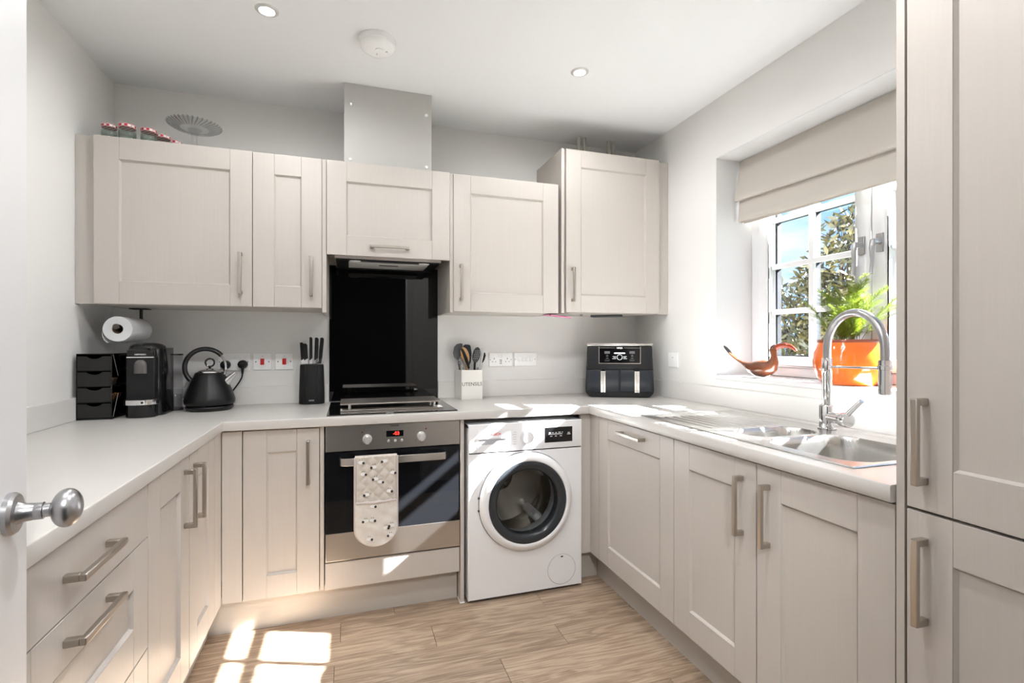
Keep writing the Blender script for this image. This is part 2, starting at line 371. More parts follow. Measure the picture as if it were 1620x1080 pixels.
shaker(cH, S, -0.0995, 0.4935, 1.656, 2.107, ('h', 0.193, 1.702))
cC = wall_cab(0.5145, 1.099, 1.396, 2.103, 'shaker wall cabinet above the utensil pot')
shaker(cC, S, 0.5135, 1.0985, 1.396, 2.104, ('v', 0.551, 1.544))
obj('end_panel', M().box(0.495, 0.5125, YU + 0.004, D - 0.001, 1.39, 2.104), carcm, cC, bevel=0.001)
cD = wall_cab(1.1345, 1.745, 1.404, 2.306, 'taller corner wall cabinet hiding the boiler above the air fryer')
shaker(cD, S, 1.146, 1.7445, 1.405, 2.309, ('v', 1.182, 1.556))
obj('end_panel', M().box(1.118, 1.134, YU + 0.002, D - 0.001, 1.398, 2.309), carcm, cD, bevel=0.001)
obj('filler', M().box(1.7465, XR - 0.001, YU + 0.022, YU + 0.04, 1.402, 2.308), cabm, cD)
# boxing above the extractor
bxg = thing('extractor_boxing', (0.19, 2.75, 2.109), 'pale boxed-in extractor duct with four screw caps', 'duct cover')
bxm = mat('boxing_board', (0.50, 0.49, 0.47), 0.45)
obj('board', M().box(-0.021, 0.404, YU + 0.026, D - 0.001, 2.109, H - 0.001), bxm, bxg, bevel=0.001)
for x, z in ((0.012, 2.40), (0.378, 2.395), (0.008, 2.13), (0.378, 2.13)):
    obj('screw_cap', M().lathe([(0.0, -0.006), (0.006, -0.005), (0.0085, -0.001), (0.0085, 0.0)], (x, YU + 0.026, z), 'y', 14), whitepl, bxg)

# extractor under the hood cabinet
hd = thing('extractor_hood', (0.195, 2.76, 1.640), 'black and steel extractor hood under the short wall cabinet', 'extractor hood')
obj('body', M().box(-0.065, 0.455, YU + 0.035, D - 0.008, 1.647, 1.699), carcm, hd)
obj('base_plate', M().box(-0.060, 0.450, YU + 0.045, D - 0.010, 1.640, 1.6468), blackpl, hd, bevel=0.001)
obj('filter', M().box(0.0, 0.395, YU + 0.085, D - 0.12, 1.634, 1.640), mat('filter_grey', (0.62, 0.61, 0.59), 0.45, 0.25), hd, bevel=0.002)
obj('filter_latch', M().box(0.15, 0.245, YU + 0.125, YU + 0.145, 1.632, 1.634), blackpl, hd)
lampm = mat('hood_lamp', (0.9, 0.9, 0.9), 0.3)
for x in (0.03, 0.37): obj('lamp', M().lathe([(0, -0.004), (0.024, -0.004), (0.028, 0.0)], (x, YU + 0.058, 1.640), 'z', 24, sy=0.6), lampm, hd)

# base units -- back run
B = ('S', YB)
def base_cab(name, x0, x1, label, z1=0.868):
    c = thing(name, ((x0 + x1) / 2, 2.62, 0.15), label, 'cabinet')
    return c
cb = base_cab('base_cabinet', -0.42, -0.122, 'narrow base cabinet between the corner and the oven')
obj('body', M().box(-0.42, -0.122, YB + 0.024, D - 0.06, 0.15, 0.866), carcm, cb)
shaker(cb, B, -0.4195, -0.122, 0.153, 0.863, ('v', -0.166, 0.719))
obj('corner_post', M().box(-0.498, -0.4235, YB, YB + 0.02, 0.153, 0.864), cabm, cb, bevel=0.001)
obj('end_panel', M().box(-0.119, -0.1025, YB + 0.003, D - 0.06, 0.153, 0.868), carcm, cb, bevel=0.001)
oh = base_cab('oven_housing', -0.1, 0.5, 'base unit housing the oven with a plain panel below it')
obj('body', M().box(-0.099, 0.499, 2.90, 2.92, 0.15, 0.866).box(-0.099, 0.499, YB + 0.024, 2.90, 0.15, 0.262), carcm, oh)
obj('lower_panel', M().box(-0.098, 0.499, YB, YB + 0.022, 0.151, 0.266), cabm, oh, bevel=0.001)
ep = obj('end_panel', M().box(0.503, 0.5205, YB - 0.004, D - 0.03, 0.0, 0.868), carcm, label='slim upright end panel between oven and washing machine', cat='panel', bevel=0.001)
obj('sealant', M().box(0.500, 0.5235, YB - 0.008, YB + 0.06, 0.0, 0.006), whitepl, ep, bevel=0.002)
# plinths
obj('plinth', M().box(-0.56, 0.4985, 2.396, 2.412, 0.001, 0.149), plinthm, label='plinth board under the oven and narrow base cabinet', cat='plinth')
pw_ = thing('plinth', (1.19, 2.396, 0.001), 'short plinth and filler post beside the washing machine', 'plinth')
obj('board', M().box(1.131, 1.255, 2.396, 2.412, 0.001, 0.149), plinthm, pw_)
obj('filler_post', M().box(1.131, XRB + 0.001, YB + 0.003, YB + 0.02, 0.151, 0.868), cabm, pw_)
obj('plinth', M().box(1.2565, 1.2725, 0.8175, 2.395, 0.001, 0.149), plinthm, label='long plinth board under the sink units', cat='plinth')
obj('plinth', M().box(-0.577, -0.561, 0.95, 2.395, 0.001, 0.149), plinthm, label='plinth board under the drawer run', cat='plinth')

# base units -- right run (facing -X)
Wf = ('W', XRB)
def rcab(name, y0, y1, label, zt):
    c = thing(name, (1.5, (y0 + y1) / 2, 0.15), label, 'cabinet')
    obj('body', M().box(XRB + 0.024, XR - 0.03, y0, y1, 0.15, zt), carcm, c)
    return c
dwc = rcab('dishwasher_cabinet', 1.645, 2.25, 'integrated appliance door with horizontal handle near the air fryer', 0.862)
shaker(dwc, Wf, 1.643, 2.248, 0.153, 0.863, ('h', 1.929, 0.8235))
obj('corner_post', M().box(XRB, XRB + 0.02, 2.2505, YB + 0.002, 0.153, 0.864), cabm, dwc)
sk = rcab('sink_cabinet', 0.819, 1.641, 'double sink base cabinet with two upright handles', 0.70)
shaker(sk, Wf, 1.2325, 1.640, 0.153, 0.863, ('v', 1.288, 0.719))
shaker(sk, Wf, 0.820, 1.2285, 0.153, 0.863, ('v', 1.183, 0.719))
# tall unit
tl = thing('tall_cabinet', (1.5, 0.5, 0.0), 'tall larder cabinet with two stacked doors beside the sink', 'cabinet')
obj('end_panel', M().box(XRB - 0.002, XR - 0.001, 0.7985, 0.8165, 0.0, 2.33), carcm, tl, bevel=0.001)
obj('body', M().box(XRB + 0.024, XR - 0.001, 0.19, 0.797, 0.15, 2.31), carcm, tl)
obj('plinth', M().box(1.2565, 1.2725, 0.19, 0.797, 0.001, 0.149), plinthm, tl)
shaker(tl, Wf, 0.195, 0.7945, 0.153, 0.8635, ('v', 0.757, 0.7175))
shaker(tl, Wf, 0.195, 0.7945, 0.870, 2.308, ('v', 0.757, 1.020))
# base units -- left run (facing +X)
Ef = ('E', XLB)
lc = thing('base_cabinet', (-0.78, 1.9, 0.15), 'double base cabinet below the coffee machine worktop', 'cabinet')
obj('body', M().box(XL + 0.03, XLB - 0.024, 1.548, 2.32, 0.15, 0.866), carcm, lc)
shaker(lc, Ef, 1.548, 1.9045, 0.153, 0.863, ('v', 1.853, 0.733))
shaker(lc, Ef, 1.9085, 2.231, 0.153, 0.863, ('v', 1.957, 0.731))
obj('corner_post', M().box(XLB - 0.02, XLB, 2.232, YB, 0.153, 0.864), cabm, lc)
du = thing('drawer_unit', (-0.78, 1.25, 0.15), 'three-drawer base unit with long bar handles', 'drawer unit')
obj('body', M().box(XL + 0.03, XLB - 0.024, 0.946, 1.545, 0.15, 0.866), carcm, du)
d1 = obj('drawer', fb(M(), Ef, 0.947, 1.5445, 0.727, 0.863, -0.022, 0), cabm, du, bevel=0.0012)
handle(d1, Ef, 'h', 1.225, 0.797)
shaker(du, Ef, 0.947, 1.5445, 0.437, 0.7235, ('h', 1.225, 0.678), name='drawer')
shaker(du, Ef, 0.947, 1.5445, 0.153, 0.4335, ('h', 1.225, 0.388), name='drawer')
obj('end_panel', M().box(XL + 0.002, XLB, 0.926, 0.944, 0.0, 0.868), carcm, du)

# ------------------------------------------------------------------ worktop
HX0, HX1, HY0, HY1 = 1.240, 1.722, 0.965, 1.932
def worktop():
    bm = bmesh.new()
    out = [(XL + 0.001, 0.925), (XLW, 0.925), (XLW, YW), (XRW, YW), (XRW, 0.818), (XR - 0.001, 0.818), (XR - 0.001, D - 0.001), (XL + 0.001, D - 0.001)]
    hole = [(HX0, HY0), (HX1, HY0), (HX1, HY1), (HX0, HY1)]
    es = []; lip = []
    for k, lp in enumerate((out, hole)):
        vs_ = [bm.verts.new((x, y, ZW)) for x, y in lp]
        ee = [bm.edges.new((vs_[i], vs_[(i + 1) % len(vs_)])) for i in range(len(vs_))]; es += ee
    bmesh.ops.triangle_fill(bm, use_beauty=True, use_dissolve=False, edges=es)
    bm.faces.ensure_lookup_table()
    r = bmesh.ops.extrude_face_region(bm, geom=list(bm.faces))
    nv = [g for g in r['geom'] if isinstance(g, bmesh.types.BMVert)]
    bmesh.ops.translate(bm, verts=nv, vec=(0, 0, -0.040))
    bmesh.ops.recalc_face_normals(bm, faces=bm.faces)
    def isfront(e):
        a, b = e.verts; mx, my = (a.co.x + b.co.x) / 2, (a.co.y + b.co.y) / 2
        if abs(a.co.z - b.co.z) > 1e-4: return False
        return (abs(a.co.x - XLW) < 1e-4 and abs(b.co.x - XLW) < 1e-4) or (abs(a.co.y - YW) < 1e-4 and abs(b.co.y - YW) < 1e-4) or (abs(a.co.x - XRW) < 1e-4 and abs(b.co.x - XRW) < 1e-4)
    bmesh.ops.bevel(bm, geom=[e for e in bm.edges if isfront(e) and len(e.link_faces) == 2 and e.calc_face_angle(0) > 0.5], offset=0.004, segments=3, profile=0.5, affect='EDGES')
    me = bpy.data.meshes.new('worktop'); bm.to_mesh(me); bm.free(); me.materials.append(workm)
    me.polygons.foreach_set('use_smooth', [True] * len(me.polygons)); me.set_sharp_from_angle(angle=R(35))
    o = bpy.data.objects.new('worktop', me); C.objects.link(o); SH[o] = Vector((0, 0, 0))
    return setp(o, 'pale stone-effect laminate worktop running round three walls', 'worktop')
worktop()
ZU = 1.005
obj('upstand', M().box(XL + 0.017, -0.103, D - 0.018, D - 0.001, ZW + 0.0005, ZU), upm, label='low worktop upstand behind the kettle', cat='upstand', bevel=0.001)
obj('upstand', M().box(0.497, XR - 0.019, D - 0.018, D - 0.001, ZW + 0.0005, ZU), upm, label='low worktop upstand behind the utensil pot', cat='upstand', bevel=0.001)
obj('upstand', M().box(XR - 0.018, XR - 0.001, 0.82, D - 0.001, ZW + 0.0005, ZU), upm, label='low worktop upstand behind the sink under the window', cat='upstand', bevel=0.001)
obj('upstand', M().box(XL + 0.001, XL + 0.016, 0.926, D - 0.001, ZW + 0.0005, ZU), upm, label='low worktop upstand along the wall behind the drawer organiser', cat='upstand', bevel=0.001)
obj('splashback', M().box(-0.1005, 0.4945, D - 0.012, D - 0.001, ZW + 0.001, 1.658), blackglass, label='tall black glass splashback behind the hob', cat='splashback', bevel=0.001)

# ------------------------------------------------------------------ hob and the low steel shelf on it
hob = thing('hob', (0.2, 2.6, ZW), 'black glass hob set into the worktop', 'hob')
obj('glass_top', M().box(-0.092, 0.493, 2.348, 2.858, ZW + 0.0003, ZW + 0.005), hobglass, hob, bevel=0.0015)
ringm = mat('hob_print', (0.09, 0.09, 0.09), 0.2)
for x, y, r in ((0.05, 2.47, 0.09), (0.35, 2.47, 0.075), (0.05, 2.73, 0.075), (0.35, 2.73, 0.09)):
    obj('cooking_zone', M().lathe([(r, 0), (r, 0.0002), (r - 0.002, 0.0002), (r - 0.002, 0)], (x, y, ZW + 0.005), 'z', 40, close=True), ringm, hob)
hs_ = thing('hob_shelf', (0.19, 2.5, ZW + 0.0055), 'low two-tier brushed metal shelf standing on the hob', 'shelf')
shelfm = mat('shelf_metal', (0.60, 0.55, 0.50), 0.35, 1.0, noise=(1.0, 0.1, (3, 120, 3)))
zs = ZW + 0.0055
obj('top_plate', M().box(-0.036, 0.42, 2.375, 2.60, zs + 0.038, zs + 0.043), shelfm, hs_, bevel=0.001)
for y in (2.435, 2.455, 2.475, 2.495): obj('rod', M().tube([(-0.036, y, zs + 0.006), (0.435, y, zs + 0.006)], 0.003, 8), steel, hs_)
obj('front_strip', M().box(-0.036, 0.435, 2.412, 2.424, zs, zs + 0.006), shelfm, hs_)
for x in (0.005, 0.395):
    for y in (2.445, 2.57): obj('post', M().tube([(x, y, zs), (x, y, zs + 0.038)], [0.007, 0.006], 12), chrome, hs_)

# ------------------------------------------------------------------ oven
ov = thing('oven', (0.2, 2.6, 0.276), 'built-in steel electric oven with red clock display', 'oven')
OX0, OX1, OY = -0.096, 0.4985, 2.336
obj('fascia', M().box(OX0, OX1, OY, OY + 0.02, 0.754, 0.866), steel, ov, bevel=0.0015)
for x, z in ((0.079, 0.803), (0.319, 0.803)):
    k = obj('control_knob', M().lathe([(0, -0.022), (0.017, -0.022), (0.019, -0.019), (0.021, -0.002), (0.021, 0)], (x, OY, z), 'y', 28), mat('knob_silver', (0.75, 0.75, 0.74), 0.3, 0.6) if 'knob_silver' not in bpy.data.materials else bpy.data.materials['knob_silver'], ov)
    obj('grip', M().box(x - 0.008, x + 0.008, OY - 0.034, OY - 0.021, z - 0.018, z + 0.018), bpy.data.materials['knob_silver'], k, bevel=0.002)
cl = obj('clock_display', M().box(0.162, 0.238, OY - 0.002, OY + 0.001, 0.808, 0.835), blackgl, ov)
redled = mat('red_led', (0.3, 0, 0), 0.4, emit=((1.0, 0.03, 0.02), 3.0))
text('clock_digits', '-03', 0.022, (0.206, OY - 0.0026, 0.8215), redled, cl, depth=0.0002)
for x in (0.172, 0.2015, 0.231): obj('button', M().lathe([(0, -0.006), (0.0055, -0.006), (0.0065, 0)], (x, OY, 0.7885), 'y', 16), bpy.data.materials['knob_silver'], ov)
darkred = mat('indicator_red', (0.16, 0.012, 0.012), 0.3)
for x, z in ((0.057, 0.834), (0.341, 0.836)): obj('indicator_lamp', M().lathe([(0, -0.003), (0.003, -0.003), (0.0036, 0)], (x, OY, z), 'y', 12), darkred, ov)
for x, z in ((0.052, 0.782), (0.293, 0.785)): obj('printed_symbol', M().lathe([(0.0035, -0.0003), (0.005, -0.0003), (0.005, 0.0), (0.0035, 0)], (x, OY, z), 'y', 14, close=True), midgrey, ov)
text('brand_lettering', 'ZANUSSI', 0.0095, (0.199, OY - 0.0003, 0.857), darkgrey, ov, depth=0.0002, bold=0.0003)
od = obj('oven_door', M().box(OX0, OX1, OY - 0.006, OY + 0.02, 0.276, 0.397), steel, ov, bevel=0.0015)
gl_ = M().box(OX0, OX1, OY - 0.006, OY - 0.001, 0.398, 0.7505)
obj('door_glass', gl_, tinted, od)
fr_ = M(); fr_.box(OX0, -0.01, OY - 0.0005, OY + 0.012, 0.398, 0.7505); fr_.box(0.415, OX1, OY - 0.0005, OY + 0.012, 0.398, 0.7505)
fr_.box(-0.01, 0.415, OY - 0.0005, OY + 0.012, 0.680, 0.7505); fr_.box(-0.01, 0.415, OY - 0.0005, OY + 0.012, 0.398, 0.425)
obj('glass_border', fr_, blackgl, od)
cav = M(); cav.box(-0.03, -0.02, OY + 0.02, 2.80, 0.40, 0.75); cav.box(0.425, 0.435, OY + 0.02, 2.80, 0.40, 0.75); cav.box(-0.02, 0.425, 2.79, 2.80, 0.40, 0.75)
cav.box(-0.02, 0.425, OY + 0.02, 2.79, 0.395, 0.405); cav.box(-0.02, 0.425, OY + 0.02, 2.79, 0.745, 0.755)
obj('cavity', cav, mat('oven_enamel', (0.10, 0.10, 0.11), 0.3), ov)
for z in (0.475, 0.585):
    rk = M().tube([(-0.015, OY + 0.03, z), (0.42, OY + 0.03, z)], 0.003, 8)
    for i in range(14): rk.tube([(0.0 + i * 0.032, OY + 0.03, z), (0.0 + i * 0.032, 2.77, z)], 0.0016, 6)
    obj('rack', rk, chrome, ov)
outl = [(-0.036, OY - 0.006), (-0.038, OY - 0.030), (-0.030, OY - 0.046), (-0.010, OY - 0.052), (0.403, OY - 0.052), (0.423, OY - 0.046), (0.431, OY - 0.030), (0.429, OY - 0.006)]
inl = [(0.424, OY - 0.006), (0.426, OY - 0.029), (0.419, OY - 0.042), (0.402, OY - 0.047), (-0.009, OY - 0.047), (-0.026, OY - 0.042), (-0.033, OY - 0.029), (-0.031, OY - 0.006)]
obj('door_handle', M().prism(outl + inl, 'z', 0.699, 0.731), mat('handle_steel', (0.72, 0.70, 0.67), 0.25, 1.0), od, bevel=0.001)

# ------------------------------------------------------------------ oven glove on the handle
gv = thing('oven_glove', (0.114, OY - 0.06, 0.345), 'quilted oven glove with sheep print hanging on the oven handle', 'oven glove')
clothm = mat('sheep_cotton', (0.66, 0.62, 0.57), 0.9, noise=(60, 0.10, (1, 1, 1)), bump=(900, 0.3, (1, 1, 1)))
quiltm = mat('quilted_cotton', (0.58, 0.53, 0.47), 0.9, noise=(45, 0.18, (1, 1, 1)), bump=(900, 0.3, (1, 1, 1)))
pipem = mat('piping_tape', (0.52, 0.46, 0.44), 0.9)
GX0, GX1, GYf = 0.026, 0.204, OY - 0.058
def gbottom(x):
    t = (x - (GX0 + GX1) / 2) / ((GX1 - GX0) / 2); return 0.430 - 0.083 * math.sqrt(max(0, 1 - t * t * 0.995))
def quilt(z0, z1, pocket):
    m = M(); nx, nz_ = 44, 64; vv = []; ff = []
    for j in range(nz_ + 1):
        for i in range(nx + 1):
            x = GX0 + (GX1 - GX0) * i / nx; zb = gbottom(x) if pocket else z0; z = zb + (z1 - zb) * j / nz_
            e = min(i, nx - i) / nx
            if pocket: b = 0.010 + 0.0022 * math.sin(9 + x * 60 + z * 25) * math.sin(z * 95) + 0.004 * min(1, e * 6)
            else:
                u, w = (x + z * 0.95) / 0.050, (x - z * 0.95) / 0.050
                b = 0.002 + 0.007 * (abs(math.sin(math.pi * u)) * abs(math.sin(math.pi * w))) ** 0.45 * min(1, e * 8)
            vv.append((x, GYf - b, z))
    for j in range(nz_):
        for i in range(nx): a = j * (nx + 1) + i; ff.append((a, a + 1, a + nx + 2, a + nx + 1))
    nb = len(vv); vv += [(x, GYf + 0.004, z) for x, y, z in vv]
    ff += [(nb + f[3], nb + f[2], nb + f[1], nb + f[0]) for f in ff]
    edge = [i for i in range(nx + 1)] + [j * (nx + 1) + nx for j in range(1, nz_ + 1)] + [nz_ * (nx + 1) + i for i in range(nx - 1, -1, -1)] + [j * (nx + 1) for j in range(nz_ - 1, 0, -1)]
    for a, b in zip(edge, edge[1:] + edge[:1]): ff.append((a, nb + a, nb + b, b))
    return m.add(vv, ff)
obj('quilted_pad', quilt(0.50, 0.735, False), quiltm, gv, smooth=80)
obj('pocket', quilt(0, 0.542, True), clothm, gv, smooth=80)
ov_m = M().prism([(GYf - 0.004, 0.733), (GYf + 0.004, 0.739), (GYf + 0.014, 0.740), (GYf + 0.018, 0.734), (GYf + 0.018, 0.60), (GYf + 0.0145, 0.60), (GYf + 0.0145, 0.7325), (GYf + 0.004, 0.7325)], 'x', GX0, GX1)
obj('hanging_strap', ov_m, quiltm, gv)
pp = [(GX0, GYf - 0.002, 0.735)] + [(GX0, GYf - 0.004, 0.735 - i * 0.03) for i in range(1, 11)]
n_ = 20
pp += [(GX0 + (GX1 - GX0) * (1 - math.cos(math.pi * i / n_)) / 2, GYf - 0.005, gbottom(GX0 + (GX1 - GX0) * (1 - math.cos(math.pi * i / n_)) / 2)) for i in range(0, n_ + 1)]
pp += [(GX1, GYf - 0.004, 0.435 + i * 0.03) for i in range(0, 11)]
obj('piping', M().tube(pp, (0.0055), 8), pipem, gv)
obj('pocket_hem', M().tube([(GX0 + 0.004, GYf - 0.012, 0.540), (0.114, GYf - 0.016, 0.537), (GX1 - 0.004, GYf - 0.012, 0.542)], 0.005, 8), pipem, gv)
sheepw = mat('print_white', (0.80, 0.79, 0.77), 0.9); sheepk = mat('print_dark', (0.04, 0.036, 0.036), 0.9)
for x, z, f, pk in ((0.060, 0.664, 1, 0), (0.105, 0.692, -1, 0), (0.132, 0.625, 1, 0), (0.170, 0.582, 1, 0), (0.075, 0.574, -1, 0), (0.112, 0.640, -1, 0), (0.05, 0.715, 1, 0), (0.15, 0.715, -1, 0), (0.185, 0.662, 1, 0), (0.10, 0.523, 1, 1), (0.070, 0.462, -1, 1), (0.098, 0.462, 1, 1), (0.155, 0.424, 1, 1), (0.180, 0.432, -1, 1), (0.085, 0.382, 1, 1), (0.175, 0.39, -1, 1)):
    y = GYf - (0.0163 if pk else 0.0098)
    sb = obj('printed_sheep', M().add([(x + 0.012 * math.cos(a), y, z + 0.0075 * math.sin(a)) for a in [2 * math.pi * i / 10 for i in range(10)]], [tuple(range(10))]), sheepw, gv)
    sk_ = M().add([(x + f * 0.011 + 0.0058 * math.cos(a), y - 0.0006, z - 0.003 + 0.0062 * math.sin(a)) for a in [2 * math.pi * i / 6 for i in range(6)]], [tuple(range(6))])
    obj('head', sk_, sheepk, sb)
    for q in (-0.005, 0.003): obj('leg', M().add([(x + q, y - 0.0005, z + 0.0085), (x + q + 0.0018, y - 0.0005, z + 0.0085), (x + q + 0.0018, y - 0.0005, z + 0.014), (x + q, y - 0.0005, z + 0.014)], [(0, 1, 2, 3)]), sheepk, sb)

# ------------------------------------------------------------------ washing machine
wm = thing('washing_machine', (0.83, 2.6, 0.0), 'white front-loading washing machine under the worktop', 'washing machine')
MX0, MX1, MY, DX, DZ = 0.5355, 1.1245, 2.312, 0.825, 0.463
def front_with_hole(x0, x1, z0, z1, cx, cz, r, y):
    bm = bmesh.new(); es = []
    o = [bm.verts.new((x, y, z)) for x, z in ((x0, z0), (x1, z0), (x1, z1), (x0, z1))]
    h_ = [bm.verts.new((cx + r * math.cos(2 * math.pi * i / 48), y, cz + r * math.sin(2 * math.pi * i / 48))) for i in range(48)]
    for lp in (o, h_): es += [bm.edges.new((lp[i], lp[(i + 1) % len(lp)])) for i in range(len(lp))]
    bmesh.ops.triangle_fill(bm, use_beauty=True, edges=es)
    m = M(); bm.verts.index_update(); m.add([v.co for v in bm.verts], [tuple(v.index for v in f.verts) for f in bm.faces]); bm.free(); return m
wb = front_with_hole(MX0 + 0.004, MX1 - 0.004, 0.016, 0.706, DX, DZ, 0.185, MY)
wb.box(MX0, MX0 + 0.004, MY + 0.004, 2.88, 0.012, 0.84); wb.box(MX1 - 0.004, MX1, MY + 0.004, 2.88, 0.012, 0.84); wb.box(MX0, MX1, 2.876, 2.88, 0.012, 0.84); wb.box(MX0, MX1, MY + 0.004, 2.88, 0.828, 0.846)
wb.add([(MX0, MY + 0.004, 0.012), (MX0 + 0.004, MY, 0.016), (MX0 + 0.004, MY, 0.706), (MX0, MY + 0.004, 0.706)], [(0, 1, 2, 3)])
wb.add([(MX1, MY + 0.004, 0.012), (MX1 - 0.004, MY, 0.016), (MX1 - 0.004, MY, 0.706), (MX1, MY + 0.004, 0.706)], [(0, 1, 2, 3)])
obj('body', wb, applw, wm)
obj('control_fascia', M().box(MX0 + 0.001, MX1 - 0.001, MY - 0.001, MY + 0.02, 0.709, 0.846), applw, wm, bevel=0.006, seg=3)
dg = obj('detergent_drawer', M().box(0.577, 0.750, MY - 0.0025, MY + 0.002, 0.712, 0.822), applw, wm, bevel=0.0015)
obj('drawer_grip', M().prism([(0.583, 0.781), (0.729, 0.779), (0.717, 0.748), (0.600, 0.748)], 'y', MY - 0.0032, MY - 0.002), mat('grip_grey', (0.42, 0.43, 0.45), 0.4), dg)
obj('grip_lip', M().prism([(0.580, 0.786), (0.732, 0.783), (0.728, 0.774), (0.584, 0.776)], 'y', MY - 0.009, MY - 0.002), applw, dg, bevel=0.001)
redink = mat('red_ink', (0.62, 0.02, 0.03), 0.4)
text('brand_lettering', 'BOSCH', 0.0165, (0.668, MY - 0.0030, 0.7955), redink, wm, depth=0.0002, bold=0.0004)
obj('brand_emblem', M().lathe([(0.0050, -0.0003), (0.0064, -0.0003), (0.0064, 0), (0.0050, 0)], (0.626, MY - 0.0026, 0.7955), 'y', 20, close=True).box(0.6228, 0.6292, MY - 0.0029, MY - 0.0026, 0.7948, 0.7962), midgrey, wm)
kb = obj('programme_dial', M().lathe([(0, -0.030), (0.026, -0.030), (0.029, -0.027), (0.031, -0.004), (0.033, 0.0)], (0.826, MY - 0.001, 0.775), 'y', 40), mat('dial_silver', (0.70, 0.70, 0.71), 0.28, 0.7), wm)
obj('dial_face', M().lathe([(0, -0.0315), (0.024, -0.0315), (0.0245, -0.030)], (0.826, MY - 0.001, 0.775), 'y', 36), applw, kb)
tm = M()
for i in range(6):
    z = 0.802 - i * 0.0115
    tm.box(0.872, 0.872 + (0.022, 0.018, 0.024, 0.016, 0.026, 0.02)[i], MY - 0.0015, MY - 0.0010, z, z + 0.0025); tm.box(0.775 - (0.014, 0.02, 0.016, 0.018, 0.014, 0.02)[i], 0.775, MY - 0.0015, MY - 0.0010, z - 0.003, z - 0.0005)
obj('programme_marks', tm, mat('pale_ink', (0.5, 0.5, 0.51), 0.5), wm)
dp = obj('display', M().box(0.922, 1.071, MY - 0.0025, MY + 0.001, 0.739, 0.814), blackgl, wm, bevel=0.001)
ledm = mat('display_print', (0.75, 0.78, 0.82), 0.4)
dm = M()
for x, w, z in ((0.944, 0.010, 0.785), (0.960, 0.010, 0.785), (0.978, 0.008, 0.785), (0.994, 0.012, 0.786), (1.013, 0.006, 0.786), (1.045, 0.012, 0.782), (0.942, 0.074, 0.778), (1.042, 0.018, 0.775), (0.95, 0.012, 0.768), (0.976, 0.01, 0.768), (1.002, 0.012, 0.768)):
    dm.box(x, x + w, MY - 0.003, MY - 0.0025, z, z + 0.0035)
obj('display_symbols', dm, ledm, dp)
# door: white ring, dark ring, glass bowl
wd = obj('porthole_door', M().lathe([(0.238, 0.0), (0.238, -0.012), (0.231, -0.026), (0.214, -0.036), (0.202, -0.037), (0.199, -0.034), (0.198, 0.0)], (DX, MY, DZ), 'y', 72, close=True), applw, wm, smooth=50)
obj('dark_rim', M().lathe([(0.198, -0.034), (0.192, -0.037), (0.168, -0.034), (0.158, -0.026), (0.155, -0.010), (0.155, 0.02), (0.19, 0.02)], (DX, MY, DZ), 'y', 64, close=True), mat('rim_grey', (0.028, 0.032, 0.037), 0.18), wd, smooth=50)
obj('door_glass', M().lathe([(0.157, -0.022), (0.150, -0.006), (0.143, 0.03), (0.132, 0.075), (0.118, 0.094), (0.085, 0.100), (0.0, 0.085)], (DX, MY, DZ), 'y', 48, close=True), glass('bowl_glass', (0.94, 0.95, 0.95), 0.10), wd, smooth=60)
obj('gap_shadow_ring', M().lathe([(0.2405, -0.0002), (0.2405, -0.0018), (0.236, -0.0018), (0.236, -0.0002)], (DX, MY, DZ), 'y', 72, close=True), darkgrey, wd)
obj('hinge_cover', M().box(DX - 0.2435, DX - 0.234, MY - 0.008, MY, DZ - 0.03, DZ - 0.022).box(DX - 0.2435, DX - 0.234, MY - 0.008, MY, DZ + 0.03, DZ + 0.038), darkgrey, wd)
obj('door_gasket', M().lathe([(0.185, 0.0), (0.172, 0.03), (0.165, 0.06), (0.175, 0.11)], (DX, MY, DZ), 'y', 48, close=True), mat('gasket', (0.16, 0.16, 0.165), 0.6), wm, smooth=60)
drum = M().lathe([(0.175, 0.11), (0.235, 0.13), (0.24, 0.42), (0.18, 0.44), (0.075, 0.45), (0.06, 0.43), (0.0, 0.42)], (DX, MY, DZ), 'y', 48, close=True)
drm = mat('drum_steel', (0.50, 0.47, 0.42), 0.22, 1.0)
obj('drum', drum, drm, wm, smooth=50)
for a in (70, 190, 310):
    ca, sa = math.cos(R(a)), math.sin(R(a))
    obj('drum_paddle', M().tube([(DX + ca * 0.225, MY + 0.15, DZ + sa * 0.225), (DX + ca * 0.205, MY + 0.19, DZ + sa * 0.205), (DX + ca * 0.205, MY + 0.36, DZ + sa * 0.205), (DX + ca * 0.225, MY + 0.41, DZ + sa * 0.225)], [0.012, 0.026, 0.026, 0.012], 12), mat('paddle_%d' % a, (0.40, 0.40, 0.40), 0.35), wm)
obj('filter_cover', M().lathe([(0.0, -0.0022), (0.073, -0.0022), (0.0738, -0.001), (0.0738, 0.001)], (1.013, MY, 0.103), 'y', 48), applw, wm)
obj('filter_ring', M().lathe([(0.0740, -0.0005), (0.0740, -0.0012), (0.0752, -0.0012), (0.0752, -0.0005)], (1.013, MY, 0.103), 'y', 48, close=True), midgrey, wm)
obj('filter_notch', M().box(1.007, 1.020, MY - 0.003, MY - 0.002, 0.163, 0.169), blackpl, wm)
for x in (0.585, 1.075):
    for y in (2.36, 2.83): obj('foot', M().lathe([(0.022, 0), (0.022, 0.008), (0.01, 0.009), (0.01, 0.014)], (x, y, 0), 'z', 16), blackpl, wm)
obj('base_shadow_gap', M().box(MX0 + 0.01, MX1 - 0.01, MY + 0.03, 2.87, 0.012, 0.020), blackpl, wm)

